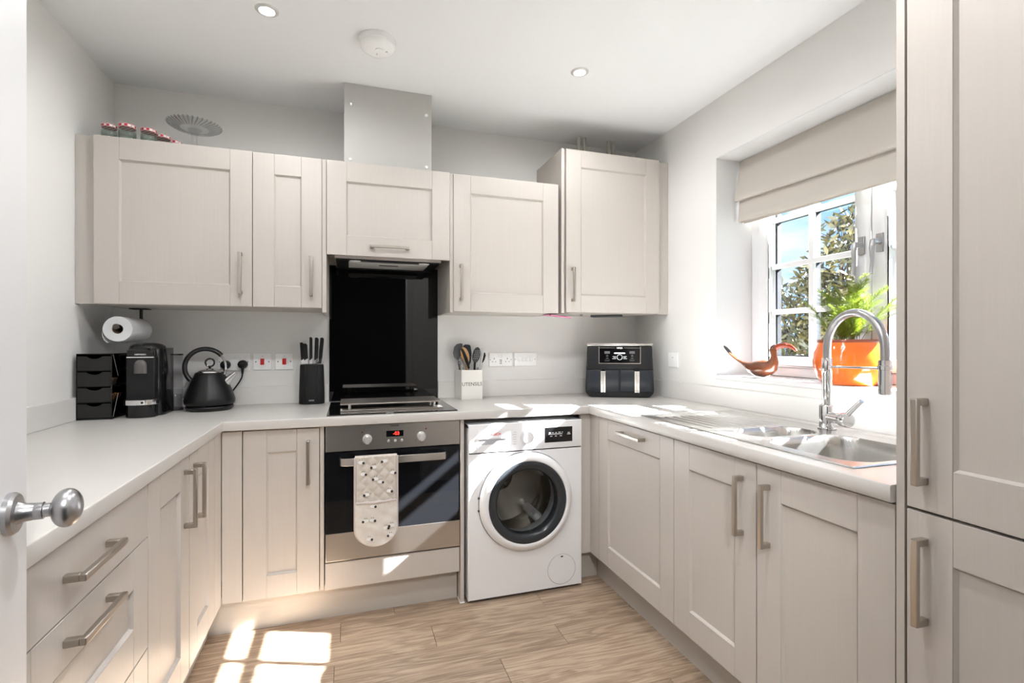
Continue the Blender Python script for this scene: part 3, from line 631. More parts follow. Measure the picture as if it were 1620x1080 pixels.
# ------------------------------------------------------------------ sink and tap
SX0, SX1, SY0, SY1 = 1.228, 1.735, 0.952, 1.945
def sdr(x, y, cx, cy, hx, hy, r):
    qx, qy = abs(x - cx) - hx + r, abs(y - cy) - hy + r
    return math.hypot(max(qx, 0), max(qy, 0)) + min(max(qx, qy), 0) - r
def sst(a, b, x):
    t = min(1, max(0, (x - a) / (b - a))); return t * t * (3 - 2 * t)
def sinkz(x, y):
    e = min(x - SX0, SX1 - x, y - SY0, SY1 - y)
    z = ZW + 0.0015 + 0.0030 * sst(0, 0.004, e) - 0.0028 * sst(0.008, 0.016, e)
    z -= 0.135 * sst(0, 0.022, -sdr(x, y, 1.462, 1.155, 0.178, 0.172, 0.085))
    z -= 0.085 * sst(0, 0.018, -sdr(x, y, 1.475, 1.440, 0.150, 0.082, 0.070))
    dr_ = -sdr(x, y, 1.462, 1.735, 0.185, 0.180, 0.03)
    if dr_ > 0:
        z -= 0.0045 * sst(0, 0.02, dr_)
        g = abs(((x - 1.30) % 0.040) - 0.020)
        if 1.30 < x < 1.62 and y < 1.895: z += 0.0040 * sst(0.011, 0.003, g) * sst(0, 0.03, dr_) * sst(1.895, 1.87, y)
    return z
snk = thing('sink', ((SX0 + SX1) / 2, (SY0 + SY1) / 2, ZW), 'stainless steel one-and-a-half bowl sink with ridged drainer', 'sink')
nx, ny = 128, 250; sm_ = M(); vv = []
for j in range(ny + 1):
    for i in range(nx + 1):
        x = SX0 + (SX1 - SX0) * i / nx; y = SY0 + (SY1 - SY0) * j / ny; vv.append((x, y, sinkz(x, y)))
sm_.add(vv, [(j * (nx + 1) + i, j * (nx + 1) + i + 1, (j + 1) * (nx + 1) + i + 1, (j + 1) * (nx + 1) + i) for j in range(ny) for i in range(nx)])
obj('basin', sm_, sinkm, snk, smooth=60, weld=False)
for x, y, z in ((1.462, 1.155, ZW - 0.1345), (1.475, 1.44, ZW - 0.0845)):
    wst = obj('waste', M().lathe([(0.0, 0.002), (0.012, 0.004), (0.032, 0.003), (0.038, 0.001), (0.038, -0.002)], (x, y, z), 'z', 28), chrome, snk)

tp = thing('kitchen_tap', (1.70, 1.42, ZW + 0.003), 'chrome pull-out gooseneck mixer tap behind the sink', 'tap')
TX, TY = 1.70, 1.42; zt = ZW + 0.0025
obj('base', M().lathe([(0.031, 0), (0.031, 0.004), (0.0265, 0.006), (0.0265, 0.085), (0.024, 0.090), (0.016, 0.091)], (TX, TY, zt), 'z', 32), chrome, tp)
obj('column', M().lathe([(0.0165, 0.088), (0.0165, 0.20), (0.0172, 0.201), (0.0172, 0.262), (0.016, 0.264)], (TX, TY, zt), 'z', 28), chrome, tp)
ux, uy = -0.055, -0.262; ul = math.hypot(ux, uy); ux, uy = ux / ul, uy / ul
RA = 0.128; zc = 1.350 - RA - 0.012
pts = [(TX, TY, zt + 0.255)]
for i in range(0, 25):
    a = math.pi * (1 - i / 24.0); d_ = RA + RA * math.cos(a); pts.append((TX + ux * d_, TY + uy * d_, zc + (RA + 0.0) * math.sin(a)))
hx_, hy_ = TX + ux * 2 * RA, TY + uy * 2 * RA
pts.append((hx_, hy_, 1.168))
obj('gooseneck_hose', M().tube(pts, 0.0135, 16), mat('hose_grey', (0.42, 0.42, 0.43), 0.30, 0.9), tp)
obj('spray_head', M().lathe([(0.014, 0.112), (0.0185, 0.110), (0.0185, 0.094), (0.0215, 0.092), (0.0215, 0.080), (0.0185, 0.079), (0.0185, 0.002), (0.016, 0.0), (0.0, 0.001)], (hx_, hy_, 1.066), 'z', 28), chrome, tp)
obj('holder_arm', M().tube([(TX, TY, zt + 0.232), (hx_, hy_, 1.150)], 0.0042, 10), chrome, tp)
lx, ly = -0.22, -0.975
lev = M().tube([(TX, TY, zt + 0.046), (TX + lx * 0.075, TY + ly * 0.075, zt + 0.046)], 0.0205, 24).tube([(TX + lx * 0.073, TY + ly * 0.073, zt + 0.046), (TX + lx * 0.078, TY + ly * 0.078, zt + 0.046), (TX + lx * 0.104, TY + ly * 0.104, zt + 0.046), (TX + lx * 0.108, TY + ly * 0.108, zt + 0.046)], [0.0235, 0.0255, 0.0255, 0.023], 28)
obj('valve_body', lev, chrome, tp)
obj('lever', M().tube([(TX + lx * 0.093, TY + ly * 0.093, zt + 0.060), (TX + lx * 0.125, TY + ly * 0.125, zt + 0.088), (TX + lx * 0.165, TY + ly * 0.165, zt + 0.122)], [0.009, 0.0085, 0.0075], 14), chrome, tp)

# ------------------------------------------------------------------ roman blind
bl = thing('roman_blind', (1.95, 1.5, 1.84), 'beige linen roman blind half drawn in the window', 'blind')
linen = mat('blind_linen', (0.50, 0.462, 0.415), 0.9, noise=(1.0, 0.06, (300, 300, 300)), bump=(1.0, 0.25, (900, 900, 900)), sheen=0.2)
def sheet(prof, y0, y1, th, n=24, tilt=0.0):
    m = M(); k = len(prof); vv = []
    for s_ in (0, 1):
        for j in range(n + 1):
            y = y0 + (y1 - y0) * j / n
            for x, z in prof: vv.append((x + (th if s_ else 0), y, z - tilt * (2.142 - y) * (2.19 - z) / 0.3 + 0.0012 * math.sin(y * 9 + z * 14)))
    N = (n + 1) * k; ff = []
    for s_ in (0, 1):
        for j in range(n):
            for i in range(k - 1): a = s_ * N + j * k + i; ff.append((a, a + 1, a + k + 1, a + k))
    for j in range(n):
        for i in (0, k - 1): a = j * k + i; ff.append((a, a + k, N + a + k, N + a))
    for j in (0, n):
        for i in range(k - 1): a = j * k + i; ff.append((a, a + 1, N + a + 1, N + a))
    return m.add(vv, ff)
T_ = 0.024
obj('upper_fold', sheet([(1.966, 2.190), (1.960, 2.14), (1.948, 2.08), (1.934, 2.02), (1.927, 1.985), (1.930, 1.974), (1.940, 1.972), (1.952, 1.98)], 0.862, 2.150, 0.002, tilt=T_), linen, bl, smooth=60)
obj('lower_fold', sheet([(1.956, 2.0), (1.953, 1.95), (1.949, 1.90), (1.946, 1.872), (1.950, 1.866), (1.960, 1.872)], 0.862, 2.142, 0.002, tilt=T_), linen, bl, smooth=60)
obj('rear_fold', sheet([(1.966, 1.90), (1.960, 1.870), (1.963, 1.862), (1.972, 1.866)], 0.862, 2.138, 0.002, tilt=0.014), linen, bl, smooth=60)
obj('bottom_hem', sheet([(1.978, 1.90), (1.974, 1.866), (1.977, 1.858), (1.984, 1.862)], 0.862, 2.132, 0.002, tilt=0.012), linen, bl, smooth=60)
obj('head_rail', M().box(1.970, 2.0, 0.862, 2.150, 2.165, 2.192), whitepl, bl)

# ------------------------------------------------------------------ things on the window sill
ZS = WZ0 + 0.0005
pt = thing('plant_pot', (1.905, 1.495, ZS), 'round glossy orange ceramic plant pot on the window sill', 'plant pot')
orange = mat('orange_glaze', (0.66, 0.125, 0.010), 0.12, noise=(14, 0.06, (1, 1, 1)), coat=0.6)
prf = [(0.0, 0.0), (0.088, 0.0), (0.095, 0.004), (0.112, 0.03), (0.124, 0.062), (0.127, 0.092), (0.123, 0.122), (0.114, 0.150), (0.109, 0.166), (0.110, 0.174), (0.108, 0.178), (0.104, 0.176), (0.102, 0.165), (0.106, 0.14)]
obj('body', M().lathe(prf, (1.905, 1.495, ZS), 'z', 64), orange, pt, smooth=60)
obj('rim', M().lathe([(0.1101, 0.168), (0.1118, 0.174), (0.1095, 0.1795), (0.1045, 0.1795), (0.1035, 0.170)], (1.905, 1.495, ZS), 'z', 64, close=True), mat('rim_glaze', (0.20, 0.055, 0.03), 0.15), pt, smooth=60)
obj('soil', M().lathe([(0.0, 0.158), (0.105, 0.155), (0.105, 0.14)], (1.905, 1.495, ZS), 'z', 40), mat('soil', (0.03, 0.02, 0.014), 0.95, bump=(200, 0.8, (1, 1, 1))), pt)
fern = thing('asparagus_fern', (1.905, 1.495, ZS + 0.156), 'feathery bright green fern growing in the orange pot', 'plant')
fernm = mat('fern_green', (0.17, 0.235, 0.018), 0.55, noise=(30, 0.25, (1, 1, 1)))
fernm.node_tree.nodes['Principled BSDF'].inputs['Subsurface Weight'].default_value = 0.0
def fern_leaf():
    t = fernm.node_tree; b = t.nodes['Principled BSDF']; o = [n for n in t.nodes if n.type == 'OUTPUT_MATERIAL'][0]
    tl_ = t.nodes.new('ShaderNodeBsdfTranslucent'); tl_.inputs['Color'].default_value = (0.21, 0.28, 0.02, 1); mx = t.nodes.new('ShaderNodeMixShader'); mx.inputs[0].default_value = 0.45
    t.links.new(b.outputs[0], mx.inputs[1]); t.links.new(tl_.outputs[0], mx.inputs[2]); t.links.new(mx.outputs[0], o.inputs['Surface'])
fern_leaf()
def frond_mesh(seed, ln, rise):
    rnd = random.Random(seed); m = M(); n = 16
    P = [Vector((ln * (i / n), 0, rise * math.sin(math.pi * 0.60 * i / n) * 1.1)) for i in range(n + 1)]
    m.tube(P, [0.0012 * (1 - 0.7 * i / n) for i in range(n + 1)], 4)
    def needle(p, d, l):
        s_ = d.cross(Vector((0.2, 0.1, 1)))
        s_ = s_.normalized() * 0.00055
        m.add([p - s_, p + s_, p + d * l], [(0, 1, 2)])
    for i in range(4, n + 1):
        f = i / n
        for q in (0, 0.5):
            p = P[i - 1].lerp(P[i], q)
            for side in (-1, 1):
                bl_ = ln * 0.26 * math.sin(math.pi * min(1, 0.12 + 0.84 * f)) * rnd.uniform(0.6, 1.15)
                d = Vector((0.70, side * 0.72, rnd.uniform(-0.25, 0.25))).normalized(); e = p + d * bl_
                m.tube([p, e], [0.0005, 0.0003], 3, caps=False)
                k = max(4, int(bl_ / 0.0042))
                for w in range(1, k + 1):
                    c = p.lerp(e, w / k)
                    for a in range(4):
                        th = rnd.uniform(0, 6.28); dd = (d * 0.7 + Vector((math.cos(th) * 0.5, math.sin(th) * 0.6, math.sin(th * 1.7) * 0.6))).normalized()
                        needle(c, dd, rnd.uniform(0.006, 0.012))
    return mesh('frond', m, fernm, smooth=None, weld=False)
fm = [frond_mesh(1, 0.27, 0.09), frond_mesh(2, 0.22, 0.12), frond_mesh(3, 0.17, 0.15), frond_mesh(4, 0.29, 0.05)]
random.seed(11)
NF = 40
for i in range(NF):
    f = bpy.data.objects.new('frond', fm[i % 4]); C.objects.link(f); f.parent = fern
    a = 2 * math.pi * i / NF * 7 + random.uniform(-0.3, 0.3)
    away = abs(math.cos(a))          # short and steep towards the glass and the room, long along the sill
    f.location = (0.045 * math.cos(a) * random.random(), 0.055 * math.sin(a) * random.random(), 0)
    f.rotation_euler = (random.uniform(-0.3, 0.3), -random.uniform(0.35, 1.15) - 0.40 * away, a)
    s_ = random.uniform(0.80, 1.08) * (1 - 0.45 * away ** 1.5); f.scale = (s_, s_, s_)

bd = thing('bird_ornament', (1.895, 1.93, ZS), 'carved wooden bird ornament with long red bill and upturned tail', 'ornament')
woodb = mat('bird_wood', (0.13, 0.036, 0.012), 0.22, noise=(1.0, 0.55, (40, 12, 40)), coat=0.5)
billm = mat('bird_bill', (0.24, 0.030, 0.010), 0.2, noise=(30, 0.25, (1, 1, 1)), coat=0.5)
def bp_(t, z): return (1.855 + 0.072 * t, 2.135 - 0.375 * t, ZS + z)
spine = [(0.0, 0.146), (0.05, 0.128), (0.10, 0.108), (0.18, 0.085), (0.27, 0.068), (0.34, 0.056), (0.40, 0.046), (0.48, 0.042), (0.56, 0.042), (0.63, 0.047), (0.68, 0.058), (0.71, 0.080)]
rad = [(0.006, 0.004), (0.014, 0.004), (0.013, 0.004), (0.010, 0.004), (0.011, 0.007), (0.018, 0.016), (0.028, 0.028), (0.036, 0.037), (0.040, 0.041), (0.038, 0.040), (0.029, 0.031), (0.020, 0.021)]
bm_ = M().tube([bp_(t, z) for t, z in spine] + [bp_(0.715, 0.098), bp_(0.71, 0.115), bp_(0.705, 0.130), bp_(0.715, 0.143), bp_(0.735, 0.150)], rad + [(0.014, 0.014), (0.015, 0.015), (0.019, 0.019), (0.018, 0.018), (0.010, 0.012)], 20)
bv = [(x, y, max(z, ZS)) for x, y, z in bm_.v]; bm_.v = bv
obj('body', bm_, woodb, bd, smooth=70)
obj('bill', M().tube([bp_(0.725, 0.140), bp_(0.78, 0.152), bp_(0.85, 0.156), bp_(0.92, 0.150), bp_(0.97, 0.139), bp_(0.995, 0.128)], [(0.010, 0.013), (0.010, 0.013), (0.009, 0.012), (0.007, 0.010), (0.005, 0.007), (0.002, 0.003)], 14), billm, bd, smooth=70)
obj('tail_tip', M().tube([bp_(-0.012, 0.150), bp_(0.015, 0.142), bp_(0.06, 0.126), bp_(0.085, 0.114)], [(0.004, 0.003), (0.012, 0.0048), (0.0155, 0.0048), (0.012, 0.0042)], 14), mat('tail_dark', (0.06, 0.055, 0.05), 0.3), bd, smooth=70)
for s_ in (-1, 1):
    c_ = Vector(bp_(0.72, 0.142)) + Vector((s_ * 0.0165, s_ * 0.003, 0))
    obj('eye', M().lathe([(0.0, -0.003), (0.0025, -0.0015), (0.003, 0), (0.0025, 0.0015), (0, 0.003)], c_, 'x', 10), blackgl, bd)

# ------------------------------------------------------------------ air fryer
af = thing('air_fryer', (1.517, 2.615, ZW + 0.0005), 'black twin-drawer air fryer in the corner of the worktop', 'air fryer', rotz=R(-26), local=True)
afm = mat('fryer_black', (0.010, 0.011, 0.013), 0.32, spec=0.4); afd = mat('fryer_drawer', (0.015, 0.019, 0.026), 0.30, spec=0.4)
obj('body', M().prism([(-0.170, 0), (0.170, 0), (0.198, 0.026), (0.199, 0.05), (0.193, 0.18), (0.188, 0.305), (-0.188, 0.305), (-0.193, 0.18), (-0.199, 0.05), (-0.198, 0.026)], 'y', 0.004, 0.20), afm, af, bevel=0.010, seg=3)
obj('lid_trim', M().box(-0.191, 0.191, 0.0, 0.204, 0.306, 0.319), mat('fryer_silver', (0.66, 0.64, 0.60), 0.25, 0.9), af, bevel=0.003)
obj('seam', M().box(-0.192, 0.192, 0.001, 0.01, 0.166, 0.169), voidm, af)
for s_ in (-1, 1):
    dw = obj('drawer', M().box(s_ * 0.0012, s_ * 0.190, -0.006, 0.03, 0.034, 0.164), afd, af, bevel=0.006, seg=3)
    hcx = s_ * 0.097
    obj('handle', M().box(hcx - 0.0145, hcx - 0.001, -0.030, -0.020, 0.032, 0.157).box(hcx + 0.001, hcx + 0.0145, -0.030, -0.020, 0.032, 0.157).box(hcx - 0.002, hcx + 0.002, -0.027, -0.020, 0.034, 0.155).box(hcx - 0.010, hcx + 0.010, -0.021, -0.004, 0.14, 0.155).box(hcx - 0.010, hcx + 0.010, -0.021, -0.004, 0.034, 0.05), bpy.data.materials['fryer_silver'], dw, bevel=0.0015)
    obj('release_button', M().box(hcx - 0.015, hcx + 0.015, -0.012, 0.0, 0.158, 0.172), blackgl, dw, bevel=0.003)
pnl = obj('control_panel', M().box(-0.119, 0.119, 0.0005, 0.006, 0.203, 0.298), blackgl, af, bevel=0.0015)
tr_ = M()
tr_.box(-0.121, -0.118, -0.0005, 0.004, 0.201, 0.300); tr_.box(0.118, 0.121, -0.0005, 0.004, 0.201, 0.300); tr_.box(-0.121, 0.121, -0.0005, 0.004, 0.200, 0.203); tr_.box(-0.119, -0.026, -0.0003, 0.003, 0.2915, 0.293); tr_.box(0.026, 0.119, -0.0003, 0.003, 0.2915, 0.293)
obj('panel_trim', tr_, mat('fryer_trim', (0.60, 0.52, 0.46), 0.3, 0.9), pnl)
text('brand_lettering', 'NINJA', 0.0125, (0, -0.0003, 0.292), ledm, pnl, depth=0.0002, bold=0.0006)
obj('dial', M().lathe([(0, -0.010), (0.012, -0.010), (0.0125, 0)], (0, 0.0005, 0.238), 'y', 28), blackgl, pnl)
obj('dial_ring', M().lathe([(0.0135, -0.003), (0.0165, -0.003), (0.0165, 0.0), (0.0135, 0.0)], (0, 0.0005, 0.238), 'y', 32, close=True), ledm, pnl)
pm_ = M()
pm_.prism([(-0.034 + 0.004, 0.2575), (0.034 - 0.004, 0.2575), (0.034, 0.2615), (0.030, 0.2660), (-0.030, 0.2660), (-0.034, 0.2615)], 'y', -0.0004, 0.0008)
for s_ in (-1, 1):
    for i, w in enumerate((0.020, 0.015, 0.022)): pm_.box(s_ * 0.021, s_ * (0.021 + w), -0.0003, 0.0008, 0.241 - i * 0.0065, 0.2435 - i * 0.0065)
obj('panel_print', pm_, ledm, pnl)
lcdm = mat('lcd_grey', (0.13, 0.13, 0.14), 0.3)
for s_ in (-1, 1):
    obj('digit_screen', M().box(s_ * 0.072 - 0.0155, s_ * 0.072 + 0.0155, -0.0003, 0.0008, 0.2585, 0.273), lcdm, pnl)
    bt = M()
    for a, b in ((0.2225, 0.2235), (0.2155, 0.2165)): bt.box(s_ * 0.072 - 0.014, s_ * 0.072 + 0.014, -0.0003, 0.0008, a, b)
    for z in (0.231, 0.242, 0.248): bt.box(s_ * 0.072 - 0.006, s_ * 0.072 + 0.006, -0.0003, 0.0008, z, z + 0.002)
    obj('button_print', bt, midgrey, pnl)

# ------------------------------------------------------------------ sockets, switches, plugs
def plate(name, x0, x1, z0, z1, label, cat):
    o = thing(name, ((x0 + x1) / 2, D, z0), label, cat)
    obj('plate', M().box(x0, x1, D - 0.009, D - 0.0005, z0, z1), whitepl, o, bevel=0.002)
    return o
def pins(o, x, z, y):
    obj('pin_holes', M().box(x - 0.002, x + 0.002, y - 0.0004, y, z + 0.006, z + 0.014).box(x - 0.0135, x - 0.0075, y - 0.0004, y, z - 0.010, z - 0.0065).box(x + 0.0075, x + 0.0135, y - 0.0004, y, z - 0.010, z - 0.0065), blackmt, o)
yf = D - 0.009
sl = plate('double_socket', -0.640, -0.4945, 1.090, 1.177, 'white double socket with two black plugs behind the kettle', 'socket')
for x in (-0.575, -0.557): obj('rocker', M().box(x - 0.006, x + 0.006, yf - 0.003, yf, 1.150, 1.164), whitepl, sl, bevel=0.001)
for x in (-0.633, -0.5015): obj('screw', M().lathe([(0, -0.0008), (0.0028, -0.0006), (0.003, 0)], (x, yf, 1.134), 'y', 10), midgrey, sl)
for x0, lb in ((-0.4765, 'white cooker switch with red rocker next to the double socket'), (-0.3705, 'white cooker switch with red rocker nearest the knife block')):
    c = plate('cooker_switch', x0, x0 + 0.087, 1.0905, 1.1765, lb, 'switch')
    xm = x0 + 0.0435
    obj('red_rocker', M().box(xm - 0.0095, xm + 0.0095, yf - 0.005, yf, 1.117, 1.150), redpl, c, bevel=0.002)
    for s_ in (-1, 1): obj('screw', M().lathe([(0, -0.0008), (0.0034, -0.0006), (0.0038, 0)], (xm + s_ * 0.031, yf, 1.1335), 'y', 10), midgrey, c)
    obj('printed_mark', M().box(xm - 0.005, xm + 0.005, yf - 0.0002, yf, 1.162, 1.1635).box(xm - 0.0012, xm + 0.0012, yf - 0.0002, yf, 1.103, 1.105), redpl if x0 < -0.4 else midgrey, c)
sr = plate('double_socket', 0.8075, 0.9535, 1.090, 1.172, 'white double socket with charging ports right of the utensil pot', 'socket')
for x in (0.8385, 0.9225): pins(sr, x, 1.127, yf)
for i in range(3): obj('charging_port', M().box(0.8735, 0.8875, yf - 0.0006, yf, 1.126 - i * 0.010, 1.130 - i * 0.010), darkgrey, sr)
for x in (0.872, 0.889): obj('rocker', M().box(x - 0.006, x + 0.006, yf - 0.003, yf, 1.146, 1.160), whitepl, sr, bevel=0.001)
for x in (0.8145, 0.9465): obj('screw', M().lathe([(0, -0.0008), (0.0028, -0.0006), (0.003, 0)], (x, yf, 1.131), 'y', 10), midgrey, sr)
sg = plate('grid_switch', 0.9665, 1.1110, 1.089, 1.172, 'white four-gang grid switch beside the charging socket', 'switch')
for x in (1.001, 1.0265, 1.052, 1.0775): obj('rocker', M().box(x - 0.010, x + 0.010, yf - 0.0045, yf, 1.120, 1.144), mat('rocker_white_%d' % int(x * 1000), (0.86, 0.86, 0.86), 0.25), sg, bevel=0.002)
for x in (0.974, 1.1035): obj('screw', M().lathe([(0, -0.0008), (0.0028, -0.0006), (0.003, 0)], (x, yf, 1.132), 'y', 10), midgrey, sg)
ws = thing('fused_switch', (XR, 2.516, 1.091), 'white fused switch on the window wall beside the air fryer', 'switch')
obj('plate', M().box(XR - 0.009, XR - 0.0005, 2.473, 2.560, 1.091, 1.177), whitepl, ws, bevel=0.002)
obj('rocker', M().box(XR - 0.012, XR - 0.009, 2.505, 2.525, 1.135, 1.152), whitepl, ws, bevel=0.001)
obj('fuse_holder', M().box(XR - 0.0105, XR - 0.009, 2.484, 2.496, 1.118, 1.150), whitepl, ws, bevel=0.0005)
obj('indicator', M().box(XR - 0.0125, XR - 0.0119, 2.510, 2.519, 1.146, 1.149), midgrey, ws)
def plug(x, z, cable, label):
    p = thing('plug', (x, yf, z - 0.02), label, 'plug')
    obj('body', M().lathe([(0.0, -0.040), (0.014, -0.039), (0.020, -0.032), (0.0235, -0.016), (0.0235, 0.0)], (x, yf - 0.0005, z), 'y', 20, sx=1.0, sy=0.95), blackmt, p, smooth=50)
    obj('cable_grip', M().tube([(x, yf - 0.014, z - 0.016), (x, yf - 0.016, z - 0.036), (x, yf - 0.018, z - 0.048)], [0.008, 0.006, 0.005], 10), blackmt, p)
    obj('cable', M().tube(cable, 0.0037, 8), blackmt, p, smooth=70)
def arc(pts, n=10):
    out = []; k = len(pts)
    P = [Vector(p) for p in pts]
    for i in range(k - 1):
        a, b, c, d = P[max(i - 1, 0)], P[i], P[i + 1], P[min(i + 2, k - 1)]
        for j in range(n):
            t = j / n; out.append(0.5 * ((2 * b) + (c - a) * t + (2 * a - 5 * b + 4 * c - d) * t * t + (3 * b - a - 3 * c + d) * t ** 3))
    return out + [P[-1]]
plug(-0.604, 1.120, arc([(-0.604, 2.909, 1.074), (-0.610, 2.905, 1.03), (-0.66, 2.903, 0.96), (-0.72, 2.900, 0.916), (-0.74, 2.87, 0.9146), (-0.747, 2.80, 0.9146)]), 'black plug half hidden behind the kettle handle')
plug(-0.524, 1.121, arc([(-0.524, 2.909, 1.075), (-0.528, 2.905, 1.05), (-0.550, 2.900, 1.01), (-0.585, 2.897, 0.96), (-0.612, 2.894, 0.9146), (-0.63, 2.882, 0.9146)]), 'black plug with its cable dropping behind the kettle spout')

# ------------------------------------------------------------------ kettle
KX, KYc, KZ0 = -0.638, 2.760, ZW + 0.0005
ke = thing('kettle', (KX, KYc, KZ0), 'matt black pyramid kettle with looped handle and steel spout', 'kettle')
kblack = mat('kettle_black', (0.008, 0.008, 0.0085), 0.36, spec=0.35)
obj('power_base', M().lathe([(0.0, 0.0), (0.088, 0.0), (0.098, 0.006), (0.103, 0.016), (0.100, 0.021), (0.0, 0.021)], (KX, KYc, KZ0), 'z', 48), kblack, ke)
kbdy = obj('body', M().lathe([(0.0, 0.024), (0.098, 0.024), (0.107, 0.034), (0.109, 0.046), (0.106, 0.062), (0.096, 0.092), (0.083, 0.125), (0.069, 0.158), (0.062, 0.176), (0.059, 0.180), (0.0, 0.180)], (KX, KYc, KZ0), 'z', 56), kblack, ke, smooth=50)
ld = obj('lid', M().lathe([(0.054, 0.178), (0.053, 0.184), (0.044, 0.192), (0.022, 0.199), (0.0, 0.201)], (KX, KYc, KZ0), 'z', 40), chrome, ke, smooth=60)
ringp = [(KX + 0.019 * math.cos(2 * math.pi * i / 24), KYc, KZ0 + 0.227 + 0.019 * math.sin(2 * math.pi * i / 24)) for i in range(25)]
obj('lid_ring', M().tube(ringp, 0.0042, 8, caps=False).tube([(KX, KYc, KZ0 + 0.199), (KX, KYc, KZ0 + 0.209)], 0.005, 10), blackgl, ld)
cx_, cz_, ra_ = KX - 0.018, KZ0 + 0.205, 0.088
ang = [235 - i * 8.5 for i in range(24)]
hp_ = [(cx_ + ra_ * math.cos(R(a)), KYc, cz_ + ra_ * math.sin(R(a))) for a in ang]
obj('handle', M().tube(hp_, [(0.0125, 0.011)] * len(hp_), 14), mat('handle_gloss', (0.013, 0.013, 0.014), 0.25), ke, smooth=60)
a0 = ang[-1]
hq = [(cx_ + (ra_ - 0.002) * math.cos(R(a0 - i * 9)), KYc, cz_ + (ra_ - 0.002) * math.sin(R(a0 - i * 9))) for i in range(0, 8)]
obj('handle_bracket', M().tube(hq, [(0.009, 0.005)] * len(hq), 10), chrome, ke, smooth=60)
obj('spout', M().tube([(KX + 0.058, KYc - 0.004, KZ0 + 0.120), (KX + 0.088, KYc - 0.008, KZ0 + 0.150), (KX + 0.116, KYc - 0.012, KZ0 + 0.178)], [(0.026, 0.024), (0.019, 0.017), (0.013, 0.010)], 18), chrome, ke, smooth=50)
gd = M().prism([(KX - 0.103, KZ0 + 0.055), (KX - 0.068, KZ0 + 0.140), (KX - 0.064, KZ0 + 0.138), (KX - 0.097, KZ0 + 0.052)], 'y', KYc - 0.012, KYc + 0.012)
obj('water_gauge', M().tube([(KX - 0.1065, KYc - 0.012, KZ0 + 0.060), (KX - 0.0725, KYc - 0.010, KZ0 + 0.148)], 0.006, 10), mat('gauge_grey', (0.12, 0.12, 0.125), 0.2), ke)

# ------------------------------------------------------------------ coffee machine with water tank
CX, CY, CZ = -0.858, 2.655, ZW + 0.0005
cm = thing('coffee_machine', (CX, CY, CZ), 'black pod coffee machine with chrome drip tray', 'coffee machine', rotz=R(1), local=True)
def dshape(w, d, n=14):   # flat back, round front (front is -y)
    return [(w * math.cos(math.pi + math.pi * i / n), d * math.sin(math.pi + math.pi * i / n)) for i in range(n + 1)]
obj('tower', M().prism(dshape(0.072, 0.072) + [(0.072, 0.10), (-0.072, 0.10)], 'z', 0.0, 0.300), blackgl, cm, bevel=0.003)
obj('top_lid', M().lathe([(0.068, 0.300), (0.066, 0.308), (0.050, 0.318), (0.025, 0.323), (0.0, 0.324)], (0, 0.0, 0), 'z', 40), blackgl, cm, smooth=60)
fp_ = obj('front_column', M().prism([(-0.056, -0.055), (-0.052, -0.094), (0.052, -0.094), (0.056, -0.055)], 'z', 0.0, 0.262), blackmt, cm, bevel=0.004)
obj('spout_cover', M().lathe([(0.024, 0.0), (0.024, 0.038), (0.020, 0.050), (0.010, 0.058), (0.0, 0.060)], (0.0, -0.094, 0.190), 'z', 24, sy=0.45), mat('spout_grey', (0.10, 0.095, 0.09), 0.25), fp_, smooth=60)
obj('chrome_strip', M().box(-0.050, 0.050, -0.0965, -0.090, 0.2575, 0.2625), chrome, fp_, bevel=0.001)
text('brand_lettering', 'NESPRESSO', 0.0082, (0.0, -0.0945, 0.272), mat('silver_ink', (0.6, 0.6, 0.6), 0.3), cm, depth=0.0002, bold=0.0002)
obj('head_front', M().box(-0.050, 0.050, -0.094, -0.06, 0.263, 0.292), blackgl, cm, bevel=0.004)
ty = [(0.064 * math.cos(a), -0.085 - 0.050 * math.sin(a)) for a in [math.pi * i / 16 for i in range(17)]]
tray = obj('drip_tray', M().prism(ty, 'z', 0.056, 0.078), chrome, cm, bevel=0.002)
obj('tray_grid', M().prism([(x * 0.9, -0.085 + (y + 0.085) * 0.9) for x, y in ty], 'z', 0.0782, 0.0795), blackmt, tray)
obj('tray_support', M().prism([(x * 0.86, -0.085 + (y + 0.085) * 0.62) for x, y in ty], 'z', 0.0, 0.056), blackgl, cm, bevel=0.002)
obj('tray_stud', M().lathe([(0, -0.003), (0.004, -0.002), (0.005, 0)], (0.018, -0.1335, 0.067), 'y', 14), blackgl, tray)
tk = thing('water_tank', (-0.792, 2.795, CZ), 'clear smoked water tank beside the coffee machine', 'water tank')
obj('tank', M().lathe([(0.0, 0.003), (0.028, 0.003), (0.030, 0.006), (0.031, 0.262), (0.029, 0.262), (0.028, 0.008), (0, 0.006)], (-0.792, 2.795, CZ), 'z', 32), tankm, tk)
obj('tank_lid', M().lathe([(0.0, 0.270), (0.032, 0.270), (0.033, 0.263), (0.0, 0.262)], (-0.792, 2.795, CZ), 'z', 32), blackgl, tk)
obj('tank_foot', M().lathe([(0.0, 0.0), (0.033, 0.0), (0.033, 0.012), (0.0, 0.0118)], (-0.792, 2.795, CZ), 'z', 32), mat('tank_base', (0.05, 0.05, 0.05), 0.3), tk)
obj('water', M().lathe([(0.0, 0.013), (0.027, 0.013), (0.027, 0.075), (0.0, 0.075)], (-0.792, 2.795, CZ), 'z', 28), glass('tank_water', (0.88, 0.88, 0.89), 0.05), tk)

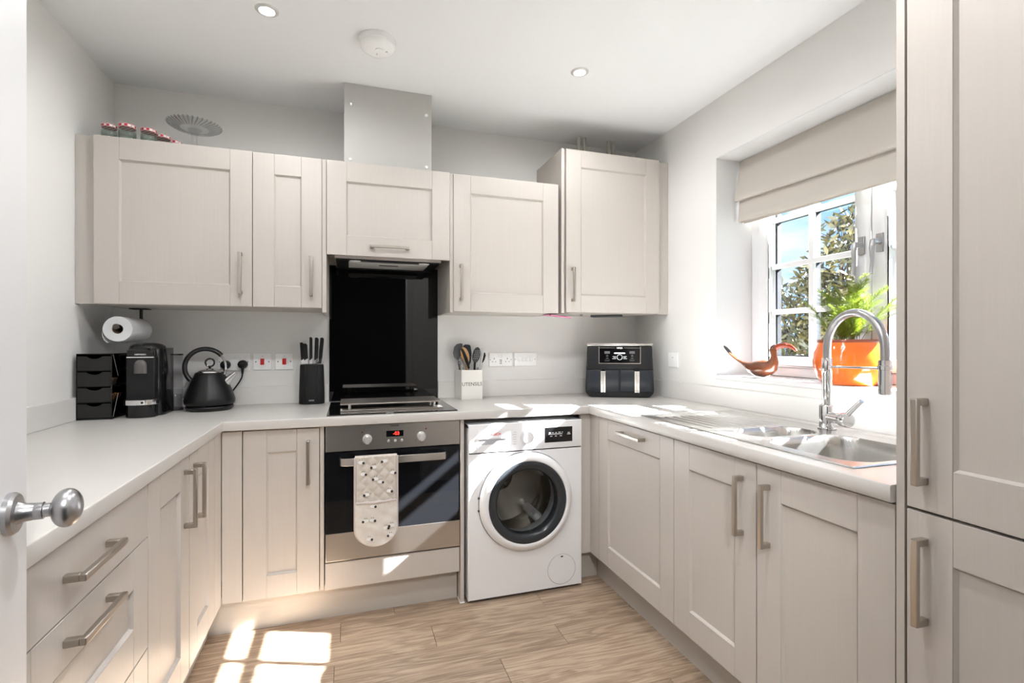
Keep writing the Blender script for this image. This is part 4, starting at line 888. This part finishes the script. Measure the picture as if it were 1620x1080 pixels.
# ------------------------------------------------------------------ pod organiser
og = thing('pod_organiser', (-1.012, 2.60, CZ), 'black four-drawer pod organiser against the side wall', 'organiser')
ox0, ox1, oy0, oy1, oz1 = -1.075, -0.951, 2.540, 2.745, CZ + 0.277
obj('frame', M().box(ox0, ox1, oy0, oy1, CZ, CZ + 0.006).box(ox0, ox1, oy0, oy1, oz1 - 0.003, oz1).box(ox0, ox0 + 0.002, oy0, oy1, CZ, oz1).box(ox0, ox1, oy1 - 0.003, oy1, CZ, oz1).box(ox1 - 0.003, ox1, oy0, oy0 + 0.003, CZ, oz1), blackgl, og)
dh = 0.0665
for i in range(4):
    z0 = CZ + 0.008 + i * dh
    if i: obj('shelf', M().box(ox0 + 0.002, ox1, oy0 + 0.002, oy1 - 0.003, z0 - 0.0035, z0 - 0.0015), blackgl, og)
    top = z0 + dh - 0.008
    notch = [(ox0 + 0.004, z0), (ox1 - 0.004, z0), (ox1 - 0.004, top)]
    for j in range(9):
        t = j / 8; notch.append((ox1 - 0.034 - 0.056 * t, top - 0.011 * math.sin(math.pi * t) ** 0.7))
    notch += [(ox0 + 0.004, top)]
    dd = obj('drawer', M().prism(notch, 'y', oy0 - 0.001, oy0 + 0.002), mat('organiser_front', (0.016, 0.0155, 0.015), 0.45, spec=0.35) if i == 0 else bpy.data.materials['organiser_front'], og)
    obj('tray', M().box(ox0 + 0.004, ox1 - 0.004, oy0 + 0.002, oy1 - 0.006, z0, z0 + 0.002).box(ox0 + 0.004, ox0 + 0.006, oy0 + 0.002, oy1 - 0.006, z0, z0 + 0.03), blackgl, dd)
obj('side_brace', M().tube([(ox1, oy0 + 0.012, oz1 - 0.004), (ox1, oy0 + 0.060, CZ + 0.18)], 0.0012, 6).tube([(ox1, oy0 + 0.012, CZ + 0.010), (ox1, oy0 + 0.060, CZ + 0.105)], 0.0012, 6), midgrey, og)
copper = mat('copper_foil', (0.62, 0.30, 0.13), 0.25, 0.9); brassm = mat('brown_foil', (0.20, 0.14, 0.10), 0.3, 0.9)
podp = [(0.0, 0.0), (0.013, 0.0), (0.018, 0.006), (0.0195, 0.020), (0.0235, 0.026), (0.0235, 0.0275), (0.0, 0.028)]
for x, y, k, mt, lb in ((-0.977, 2.585, 1, copper, 'copper coffee pod in the organiser, the one nearest its front edge'), (-0.977, 2.640, 1, copper, 'copper coffee pod further back in the same drawer'), (-0.977, 2.60, 2, brassm, 'brown coffee pod in the drawer above the copper pods')):
    pd = obj('coffee_pod', M().lathe(podp, (x, y, CZ + 0.008 + k * dh + 0.0025), 'z', 24), mt, label=lb, cat='coffee pod', group='pods in the organiser', smooth=50)

# ------------------------------------------------------------------ kitchen roll under the wall cabinet
rh = thing('roll_holder', (-0.955, 2.72, 1.30), 'black rail bracket fixed under the wide wall cabinet', 'holder')
RX, RZ = -0.953, 1.303
obj('rail', M().tube([(RX, 2.585, RZ), (RX, 2.865, RZ)], 0.008, 14), blackmt, rh)
obj('bracket', M().tube([(RX, 2.861, RZ), (RX, 2.861, 1.394)], 0.007, 12).box(RX - 0.035, RX + 0.035, 2.82, 2.88, 1.393, 1.3975), blackmt, rh)
obj('end_cap', M().lathe([(0, -0.010), (0.011, -0.008), (0.012, 0)], (RX, 2.587, RZ), 'y', 18), mat('cap_brown', (0.05, 0.04, 0.035), 0.4), rh)
kr = thing('kitchen_roll', (RX, 2.72, RZ - 0.055), 'white kitchen paper roll hanging under the wall cabinet', 'kitchen roll')
paper = mat('tissue_paper', (0.76, 0.77, 0.78), 0.95, bump=(150, 0.5, (1, 1, 1)))
RO = RZ - 0.010
obj('paper', M().lathe([(0.021, 0.0), (0.054, 0.0), (0.0555, 0.004), (0.0555, 0.226), (0.054, 0.23), (0.021, 0.23), (0.021, 0.0)], (RX, 2.60, RO), 'y', 48, close=True), paper, kr, smooth=50)
obj('core', M().lathe([(0.0208, 0.001), (0.0208, 0.229), (0.0192, 0.229), (0.0192, 0.001), (0.0208, 0.001)], (RX, 2.60, RO), 'y', 32, close=True), mat('cardboard', (0.30, 0.22, 0.15), 0.9), kr)
obj('loose_sheet', M().prism([(RX - 0.0555, RO - 0.005), (RX - 0.0570, RO - 0.03), (RX - 0.050, RO - 0.048), (RX - 0.038, RO - 0.060), (RX - 0.037, RO - 0.0588), (RX - 0.0485, RO - 0.047), (RX - 0.0555, RO - 0.03)], 'y', 2.602, 2.828), paper, kr)

# ------------------------------------------------------------------ knife block and knives
KBX, KBY = -0.186, 2.868
kbk = thing('knife_block', (KBX, KBY, ZW), 'black oval knife block beside the splashback', 'knife block')
obj('body', M().lathe([(0.0, 0.0), (0.062, 0.0), (0.0635, 0.004), (0.0635, 0.05), (0.059, 0.200), (0.057, 0.208), (0.0, 0.212)], (KBX, KBY, ZW + 0.0005), 'z', 48, sy=0.70), blackmt, kbk, smooth=40)
ks = M()
for s_ in (-1, 1): ks.tube([(KBX + s_ * 0.031, KBY - 0.0397, ZW + 0.006), (KBX + s_ * 0.029, KBY - 0.0365, ZW + 0.205)], 0.0012, 6)
obj('side_grooves', ks, blackgl, kbk)
obj('brand_plate', M().box(KBX - 0.012, KBX + 0.014, KBY - 0.0458, KBY - 0.0440, ZW + 0.018, ZW + 0.025), midgrey, kbk)
for i, (dx, dy, zt_, lean, lb) in enumerate(((-0.040, 0.004, 1.236, -0.004, 'knife handle standing lowest, at the far side of the block from the splashback'), (-0.026, -0.012, 1.230, -0.002, 'short knife handle second from the socket side of the block'), (-0.004, -0.006, 1.264, 0.0, 'slim tall knife handle in the middle of the block'), (0.020, -0.010, 1.262, 0.002, 'broad tall knife handle right of the middle knife'), (0.036, 0.008, 1.262, 0.006, 'tall knife handle closest to the splashback'))):
    kx, ky = KBX + dx, KBY + dy; zb = ZW + 0.2115
    kf = thing('knife', (kx, ky, zb), lb, 'knife', group='knives in the block')
    w = 0.0075 if i == 2 else 0.0095
    obj('bolster', M().prism([(kx - w, zb), (kx + w, zb), (kx + w + lean, zb + 0.030), (kx - w + lean, zb + 0.018)], 'y', ky - 0.0055, ky + 0.0055), chrome, kf, bevel=0.001)
    obj('handle', M().prism([(kx - w + lean, zb + 0.018), (kx + w + lean, zb + 0.030), (kx + w + lean * 2.5, zt_ - 0.008), (kx + w * 0.2 + lean * 2.5, zt_), (kx - w + lean * 2.5, zt_ - 0.002)], 'y', ky - 0.0065, ky + 0.0065), blackmt, kf, bevel=0.002)

# ------------------------------------------------------------------ utensil pot and utensils
UX, UY = 0.663, 2.852
up = thing('utensil_pot', (UX, UY, ZW + 0.0005), 'square white pot lettered UTENSILS beside the hob', 'utensil pot', rotz=R(5), local=True)
enm = mat('white_enamel', (0.78, 0.76, 0.71), 0.2)
uw = 0.064
pv = M().box(-uw, uw, -uw + 0.002, uw, 0, 0.004).box(-uw, uw, -uw, -uw + 0.003, 0, 0.168).box(-uw, uw, uw - 0.003, uw, 0, 0.168).box(-uw, -uw + 0.003, -uw, uw, 0, 0.168).box(uw - 0.003, uw, -uw, uw, 0, 0.168)
obj('pot', pv, enm, up, weld=False)
text('lettering', 'UTENSILS', 0.0285, (0.0, -uw - 0.0004, 0.087), darkgrey, up, depth=0.0002)
slate = mat('slate_silicone', (0.085, 0.085, 0.095), 0.5); wood = mat('beech', (0.62, 0.36, 0.15), 0.55, noise=(1, 0.15, (60, 60, 8))); navy = mat('blue_black_silicone', (0.020, 0.028, 0.038), 0.45)
def flat(name, out, y, th, mt, label, cat, base, tilt=0.0, extra=None):
    """flat utensil head: outline in x,z (world), thickness in y, with a stem down into the pot"""
    u = thing(name, (base[0], y, ZW + 0.006), label, cat, group='utensils in the white pot')
    obj('head', M().prism(out, 'y', y - th / 2, y + th / 2), mt, u, bevel=min(0.0015, th / 4))
    return u
def ell(cx, cz, a, b, rot=0, n=24):
    c_, s_ = math.cos(R(rot)), math.sin(R(rot)); return [(cx + a * math.cos(t) * c_ - b * math.sin(t) * s_, cz + a * math.cos(t) * s_ + b * math.sin(t) * c_) for t in [2 * math.pi * i / n for i in range(n)]]
zb = ZW + 0.007
def stem(u, p0, p1, r, mt): obj('stem', M().tube([p0, p1], r, 10), mt, u)
u = flat('turner', [(0.583, 1.150), (0.578, 1.175), (0.584, 1.208), (0.600, 1.226), (0.622, 1.230), (0.634, 1.228), (0.633, 1.20), (0.630, 1.168), (0.612, 1.142), (0.598, 1.136)], 2.885, 0.004, slate, 'grey broad-bladed turner leaning towards the splashback', 'turner', (0.62, 0)); stem(u, (0.606, 2.885, 1.145), (0.640, 2.880, zb), 0.005, slate)
u = flat('spatula', [(0.640, 1.216), (0.652, 1.224), (0.676, 1.222), (0.684, 1.214), (0.690, 1.17), (0.686, 1.12), (0.676, 1.10), (0.660, 1.10), (0.645, 1.13)], 2.893, 0.006, navy, 'blue-black solid spatula behind the wooden spoon', 'spatula', (0.66, 0)); stem(u, (0.668, 2.893, 1.105), (0.668, 2.885, zb), 0.005, navy)
u = flat('wooden_spoon', ell(0.644, 1.162, 0.024, 0.048, 16), 2.866, 0.008, wood, 'pale beech wooden spoon in the white pot', 'spoon', (0.65, 0)); stem(u, (0.653, 2.866, 1.118), (0.668, 2.860, zb), 0.006, wood)
u = thing('peeler', (0.655, 2.835, zb), 'slim black-handled tool crossing in front of the wooden spoon', 'kitchen tool', group='utensils in the white pot')
obj('handle', M().tube([(0.6195, 2.846, 1.200), (0.630, 2.842, 1.180), (0.645, 2.838, 1.140), (0.655, 2.835, 1.105), (0.661, 2.834, 1.085)], [(0.004, 0.006), (0.006, 0.008), (0.007, 0.010), (0.005, 0.007), (0.004, 0.006)], 12), blackmt, u); stem(u, (0.661, 2.834, 1.086), (0.672, 2.832, zb), 0.003, steel)
u = thing('slotted_spoon', (0.70, 2.84, zb), 'black perforated serving spoon in the middle of the pot', 'spoon', group='utensils in the white pot')
hb = front_with_hole(0, 0.001, 0, 0.001, 0.0005, 0.0005, 0.0002, 0)
sp = ell(0.706, 1.163, 0.0235, 0.046, -12)
obj('head', M().prism(sp, 'y', 2.838, 2.842), mat('spoon_black', (0.022, 0.023, 0.026), 0.45), u, bevel=0.001)
hl = M()
for r_ in range(5):
    for c_ in range(3):
        x = 0.706 + (c_ - 1) * 0.0105 + (r_ % 2) * 0.004 - (r_ - 2) * -0.003; z = 1.142 + r_ * 0.011
        hl.lathe([(0.0, -0.0003), (0.0028, -0.0003), (0.0028, 0.0)], (x, 2.838, z), 'y', 8)
obj('perforations', hl, mat('hole_grey', (0.30, 0.30, 0.30), 0.7), u); stem(u, (0.697, 2.84, 1.122), (0.688, 2.845, zb), 0.0065, blackmt)
u = thing('whisk', (0.61, 2.845, zb), 'steel wire whisk with flat loops at the pot corner near the hob', 'whisk', group='utensils in the white pot')
for k in range(4):
    o_ = (k - 1.5) * 0.006
    obj('wire_loop', M().tube(arc([(0.640 + o_ * 0.2, 2.846 + o_, 1.050), (0.622 + o_, 2.846 + o_, 1.100), (0.604 + o_, 2.846 + o_, 1.128), (0.610 + o_ + 0.012, 2.846 + o_, 1.134), (0.632 + o_, 2.846 + o_, 1.095), (0.644 + o_ * 0.2, 2.846 + o_, 1.050)], 5), 0.0011, 6, caps=False), chrome, u)
stem(u, (0.642, 2.846, 1.052), (0.66, 2.85, zb), 0.005, chrome)
u = flat('grater', [(0.712, 1.075), (0.728, 1.196), (0.733, 1.206), (0.752, 1.203), (0.738, 1.072)], 2.872, 0.004, mat('grater_steel', (0.62, 0.62, 0.62), 0.35, 0.9), 'flat steel grater with pale frame at the far side of the pot', 'grater', (0.72, 0))
obj('frame_rail', M().tube([(0.7125, 2.869, 1.075), (0.7285, 2.869, 1.196)], 0.002, 8).tube([(0.7375, 2.869, 1.072), (0.7515, 2.869, 1.203)], 0.002, 8), chrome, u); stem(u, (0.724, 2.872, 1.09), (0.712, 2.87, zb), 0.005, midgrey)
u = thing('pastry_cutter', (0.74, 2.86, zb), 'small black-handled tool leaning over the pot edge beside the socket', 'kitchen tool', group='utensils in the white pot')
obj('handle', M().tube([(0.744, 2.846, 1.118), (0.751, 2.846, 1.135), (0.758, 2.846, 1.160), (0.757, 2.846, 1.176)], [0.003, 0.006, 0.0065, 0.003], 10), blackmt, u); stem(u, (0.745, 2.846, 1.12), (0.705, 2.842, zb), 0.003, steel)

# ------------------------------------------------------------------ jars and cake stand on the wall cabinet
ZT = 2.1095
lidm = bpy.data.materials.new('gingham_lid'); lidm.use_nodes = True
t_ = lidm.node_tree; b_ = t_.nodes['Principled BSDF']; tc_ = t_.nodes.new('ShaderNodeTexCoord'); ck = t_.nodes.new('ShaderNodeTexChecker')
ck.inputs['Scale'].default_value = 95; ck.inputs['Color1'].default_value = (0.55, 0.03, 0.05, 1); ck.inputs['Color2'].default_value = (0.80, 0.74, 0.74, 1)
t_.links.new(tc_.outputs['Object'], ck.inputs['Vector']); t_.links.new(ck.outputs['Color'], b_.inputs['Base Color']); b_.inputs['Roughness'].default_value = 0.4
jarglass = glass('jar_glass', (0.90, 0.93, 0.91), 0.10)
jarlab = ['jam jar with red gingham lid nearest the side wall on the cabinet', 'largest jam jar with red gingham lid, second from the side wall', 'jam jar with red gingham lid, third from the side wall', 'jam jar with red gingham lid tucked behind the third one', 'jam jar with red gingham lid closest to the cake stand']
jar0 = None
for (x, y, sc), lb in zip(((-0.992, 2.625, 0.93), (-0.926, 2.625, 1.05), (-0.850, 2.640, 1.0), (-0.815, 2.700, 1.0), (-0.785, 2.76, 1.0)), jarlab):
    if jar0 is None:
        jar0 = thing('jam_jar', (x, y, ZT), lb, 'jar', group='gingham-lidded jars on the wall cabinet')
        o_ = (x, y, ZT)
        obj('glass_jar', M().lathe([(0.0, 0.001), (0.026, 0.001), (0.029, 0.004), (0.031, 0.012), (0.031, 0.052), (0.028, 0.060), (0.0275, 0.064), (0.025, 0.064), (0.0255, 0.059), (0.0285, 0.051), (0.0285, 0.012), (0.026, 0.006), (0.0, 0.005)], o_, 'z', 28), jarglass, jar0, smooth=60)
        obj('lid', M().lathe([(0.0305, 0.062), (0.031, 0.064), (0.031, 0.074), (0.029, 0.0765), (0.0, 0.0770)], o_, 'z', 28), lidm, jar0)
        obj('label', M().lathe([(0.0312, 0.018), (0.0314, 0.018), (0.0314, 0.046), (0.0312, 0.046)], o_, 'z', 28, close=True), glass('jar_label', (0.78, 0.80, 0.79), 0.06), jar0)
        jar0.scale = (sc, sc, sc)
    else:
        j = dup(jar0, (x, y, ZT), None, lb); j.scale = (sc, sc, sc)
cs = thing('cake_stand', (-0.70, 2.752, ZT), 'cut-glass cake stand on top of the wide wall cabinet', 'cake stand')
csg = glass('pressed_glass', (0.90, 0.905, 0.905), 0.14, 0.08)
obj('stem', M().lathe([(0.0, 0.0), (0.050, 0.0), (0.048, 0.006), (0.016, 0.022), (0.010, 0.045), (0.014, 0.065), (0.010, 0.085), (0.012, 0.110), (0.030, 0.140), (0.0, 0.141)], (-0.70, 2.752, ZT), 'z', 28), csg, cs, smooth=60)
obj('plate', M().lathe([(0.0, 0.142), (0.03, 0.1405), (0.095, 0.147), (0.110, 0.158), (0.112, 0.161), (0.108, 0.161), (0.094, 0.152), (0.0, 0.146)], (-0.70, 2.752, ZT), 'z', 48), csg, cs, smooth=60)
sc_ = M()
for i in range(36):
    a = 2 * math.pi * i / 36; sc_.tube([(-0.70 + 0.060 * math.cos(a - 0.12), 2.752 + 0.060 * math.sin(a - 0.12), ZT + 0.1445), (-0.70 + 0.109 * math.cos(a), 2.752 + 0.109 * math.sin(a), ZT + 0.1575), (-0.70 + 0.115 * math.cos(a), 2.752 + 0.115 * math.sin(a), ZT + 0.164)], [0.0016, 0.0032, 0.0038], 6)
obj('scalloped_rim', sc_, glass('rim_glass', (0.80, 0.81, 0.81), 0.16, 0.08), cs)

# ------------------------------------------------------------------ small things at the wall cabinets
pinkm = mat('pink_plastic', (0.72, 0.22, 0.40), 0.45)
pk = thing('pink_folder', (1.12, 2.65, 1.378), 'thin pink plastic folder tucked under the wall cabinet', 'folder')
obj('cover', M().add([(1.045, 2.565, 1.3905), (1.185, 2.565, 1.3740), (1.225, 2.72, 1.3900), (1.07, 2.72, 1.3945), (1.045, 2.565, 1.3855), (1.185, 2.565, 1.3690), (1.225, 2.72, 1.386), (1.07, 2.72, 1.3915)], [(0, 1, 2, 3), (7, 6, 5, 4), (0, 4, 5, 1), (1, 5, 6, 2), (2, 6, 7, 3), (3, 7, 4, 0)]), pinkm, pk)
obj('spine_button', M().lathe([(0, -0.003), (0.004, -0.002), (0.004, 0)], (1.055, 2.5645, 1.387), 'y', 10), mat('maroon', (0.2, 0.03, 0.06), 0.4), pk)
copperp = mat('pipe_paint', (0.50, 0.49, 0.42), 0.5)
for x, lb in ((1.350, 'painted boiler pipe rising to the ceiling, the one nearest the extractor'), (1.388, 'painted boiler pipe close beside the first pipe'), (1.556, 'painted boiler pipe of the second pair, on its hob side'), (1.590, 'painted boiler pipe nearest the window wall')):
    obj('boiler_pipe', M().tube([(x, 2.82, 2.3075), (x, 2.82, H)], 0.011, 14).tube([(x, 2.82, 2.3075), (x, 2.82, 2.32)], 0.015, 14), copperp, label=lb, cat='pipe', group='pipes above the corner cabinet')
uv = thing('dark_wedge', (1.50, 2.75, 1.398), 'small dark wedge under the corner wall cabinet', 'fitting')  # plain dark wedge with a small grey knob beside it
obj('housing', M().prism([(1.42, 2.80), (1.56, 2.66), (1.60, 2.72), (1.47, 2.85)], 'z', 1.392, 1.4038), darkgrey, uv)
obj('knob', M().lathe([(0.0, -0.012), (0.007, -0.012), (0.008, 0.0)], (1.32, 2.72, 1.4038), 'z', 12), midgrey, uv)

# ------------------------------------------------------------------ ceiling fittings
al = thing('smoke_alarm', (0.115, 2.18, H - 0.05), 'round white smoke alarm on the ceiling', 'smoke alarm')
obj('base', M().lathe([(0.0, 0), (0.076, 0), (0.077, -0.004), (0.075, -0.020), (0.070, -0.023)], (0.115, 2.18, H - 0.0005), 'z', 48), whitepl, al, smooth=40)
obj('cover', M().lathe([(0.066, -0.022), (0.071, -0.025), (0.069, -0.034), (0.058, -0.044), (0.040, -0.048), (0.0, -0.049)], (0.115, 2.18, H), 'z', 48), whitepl, al, smooth=40)
obj('vents', M().lathe([(0.0685, -0.0225), (0.0685, -0.0255), (0.060, -0.0255), (0.060, -0.0225)], (0.115, 2.18, H), 'z', 48, close=True), midgrey, al)
obj('test_button', M().lathe([(0.017, -0.048), (0.017, -0.051), (0.0, -0.0515)], (0.122, 2.165, H), 'z', 28), whitepl, al)
obj('slot', M().box(0.1125, 0.1145, 2.188, 2.202, H - 0.0497, H - 0.048).box(0.150, 0.152, 2.163, 2.173, H - 0.0485, H - 0.0465).box(0.146, 0.156, 2.167, 2.169, H - 0.0485, H - 0.0465), midgrey, al)
lensm = mat('lamp_lens', (0.9, 0.9, 0.9), 0.4, emit=((1.0, 0.97, 0.92), 6.0))
rimm = mat('downlight_rim', (0.62, 0.61, 0.60), 0.3, 0.3)
dl0 = thing('downlight', (-0.297, 2.112, H - 0.006), 'recessed ceiling downlight above the coffee machine side', 'downlight', group='ceiling downlights', local=True)
obj('rim', M().lathe([(0.026, 0.004), (0.029, 0.0), (0.040, 0.003), (0.042, 0.0055)], (0, 0, 0), 'z', 40, close=True), rimm, dl0, smooth=50)
obj('lens', M().lathe([(0.0, 0.002), (0.026, 0.0025), (0.027, 0.005), (0.0, 0.0055)], (0, 0, 0), 'z', 32), lensm, dl0)
spots = [(-0.297, 2.112), (1.03, 2.14), (-0.297, 0.95), (0.75, 0.95)]
for i, (x, y) in enumerate(spots):
    if i: dup(dl0, (x, y, H - 0.006), None, ('', 'recessed ceiling downlight above the washing machine side', 'recessed ceiling downlight above the drawer unit', 'recessed ceiling downlight near the larder cabinet')[i])
    ld_ = bpy.data.lights.new('downlight_beam', 'SPOT'); ld_.energy = DOWNLIGHT_W * (1.0 if i < 2 else 1.9); ld_.spot_size = R(178); ld_.spot_blend = 0.6; ld_.shadow_soft_size = 0.03; ld_.color = (0.985, 0.99, 1.0)
    lo = bpy.data.objects.new('downlight_beam', ld_); C.objects.link(lo); lo.location = (x, y, H - 0.012)

hl_ = thing('fill_globe', (0.12, -0.55, 2.20), 'unseen globe light added in the hall to brighten the base units', 'lamp')  # unseen globe added in the hall as fill for the base units
obj('globe', M().lathe([(0.0, -0.10)] + [(0.10 * math.sin(math.pi * i / 14), -0.10 * math.cos(math.pi * i / 14)) for i in range(1, 14)] + [(0.0, 0.10)], (0.12, -0.55, 2.31), 'z', 28), mat('fill_glow', (0.8, 0.8, 0.8), 0.5, emit=((1.0, 0.99, 0.98), HALL_FILL)), hl_, smooth=80)
obj('fill_globe_stem', M().lathe([(0.0, 0.0), (0.05, 0.0), (0.045, -0.02), (0.012, -0.03), (0.012, -0.095), (0.0, -0.095)], (0.12, -0.55, H - 0.0005), 'z', 24), whitepl, hl_)

# ------------------------------------------------------------------ garden outside the window
lawn = mat('lawn', (0.030, 0.045, 0.012), 0.9, noise=(2, 0.3, (1, 1, 1)))
obj('ground', M().box(2.12, 40, -30, 40, -0.5, -0.35), lawn, kind='structure', label='grass outside the window')
barkm = mat('bark', (0.05, 0.038, 0.03), 0.9)
def leafmat(name, c1, c2):
    m = bpy.data.materials.new(name); m.use_nodes = True; t = m.node_tree; b = t.nodes['Principled BSDF']
    g = t.nodes.new('ShaderNodeTexCoord'); n = t.nodes.new('ShaderNodeTexNoise'); n.inputs['Scale'].default_value = 9; r = t.nodes.new('ShaderNodeValToRGB')
    r.color_ramp.elements[0].position = 0.4; r.color_ramp.elements[0].color = (*c1, 1); r.color_ramp.elements[1].position = 0.62; r.color_ramp.elements[1].color = (*c2, 1)
    t.links.new(g.outputs['Object'], n.inputs['Vector']); t.links.new(n.outputs['Fac'], r.inputs['Fac']); t.links.new(r.outputs['Color'], b.inputs['Base Color']); b.inputs['Roughness'].default_value = 0.5
    return m
def leafy(name, base, blobs, nleaf, size, mt, label, cat, seed, branches=9):
    rnd = random.Random(seed); t = thing(name, base, label, cat); b0 = Vector(base)
    tr2 = M()
    for c, r_ in blobs:
        cc = b0 + Vector(c)
        mid = b0.lerp(cc, 0.5) + Vector((rnd.uniform(-.1, .1), rnd.uniform(-.1, .1), 0.1))
        tr2.tube([b0 + Vector((0, 0, 0)), mid, cc], [0.035, 0.018, 0.006], 7)
        for k in range(branches):
            d = Vector((rnd.gauss(0, 1), rnd.gauss(0, 1), rnd.gauss(0.3, 0.8))).normalized(); tr2.tube([cc - Vector((0, 0, r_ * 0.3)), cc + d * r_ * 0.9], [0.006, 0.002], 5)
    obj('branches', tr2, barkm, t)
    lf = M(); tot = sum(r_ ** 2 for _, r_ in blobs)
    for c, r_ in blobs:
        cc = b0 + Vector(c)
        for k in range(int(nleaf * r_ * r_ / tot)):
            d = Vector((rnd.gauss(0, 1), rnd.gauss(0, 1), rnd.gauss(0, 1))).normalized() * r_ * rnd.uniform(0.25, 1.0) ** 0.6
            p = cc + d; a = Vector((rnd.gauss(0, 1), rnd.gauss(0, 1), rnd.gauss(0.4, 1))).normalized(); s_ = a.cross(Vector((rnd.gauss(0, 1), rnd.gauss(0, 1), rnd.gauss(0, 1)))).normalized()
            l_ = size * rnd.uniform(0.7, 1.3); w_ = l_ * 0.17
            lf.add([p, p + a * l_ * 0.5 + s_ * w_, p + a * l_, p + a * l_ * 0.5 - s_ * w_], [(0, 1, 2, 3)])
    obj('leaves', lf, mt, t, kind='stuff', smooth=None, weld=False)
lm1 = leafmat('olive_leaf', (0.028, 0.031, 0.014), (0.095, 0.078, 0.022)); lm2 = leafmat('hedge_leaf', (0.012, 0.018, 0.006), (0.034, 0.040, 0.010))
crown = [(2.98, 2.08, .18), (2.93, 2.20, .10), (3.02, 1.85, .24), (3.2, 1.70, .18), (3.33, 1.80, .12), (3.28, 1.45, .24), (3.5, 1.60, .11), (3.55, 1.35, .2), (3.0, 1.5, .3), (3.1, 1.2, .3), (3.45, 1.1, .25), (2.72, 1.6, .28), (2.8, 1.2, .3), (3.62, 1.74, .06)]
leafy('olive_tree', (3.75, 3.05, -0.35), [((0.02 * (k % 3 - 1), y - 3.05, z + 0.35), r_) for k, (y, z, r_) in enumerate(crown)], 4200, 0.080, lm1, 'olive tree with narrow leaves outside the window', 'tree', 5)
leafy('garden_shrub', (5.2, 4.7, -0.35), [((0, 0, 0.95), 0.55), ((-0.5, 0.6, 0.9), 0.55), ((0.5, -0.6, 0.95), 0.55), ((0.9, -1.2, 1.0), 0.55), ((-0.9, 1.2, 0.8), 0.5), ((0, 0, 0.4), 0.6), ((0.8, -0.9, 0.4), 0.6), ((-0.8, 0.9, 0.4), 0.6)], 5200, 0.10, lm2, 'low dense green shrub behind the olive tree', 'shrub', 8)
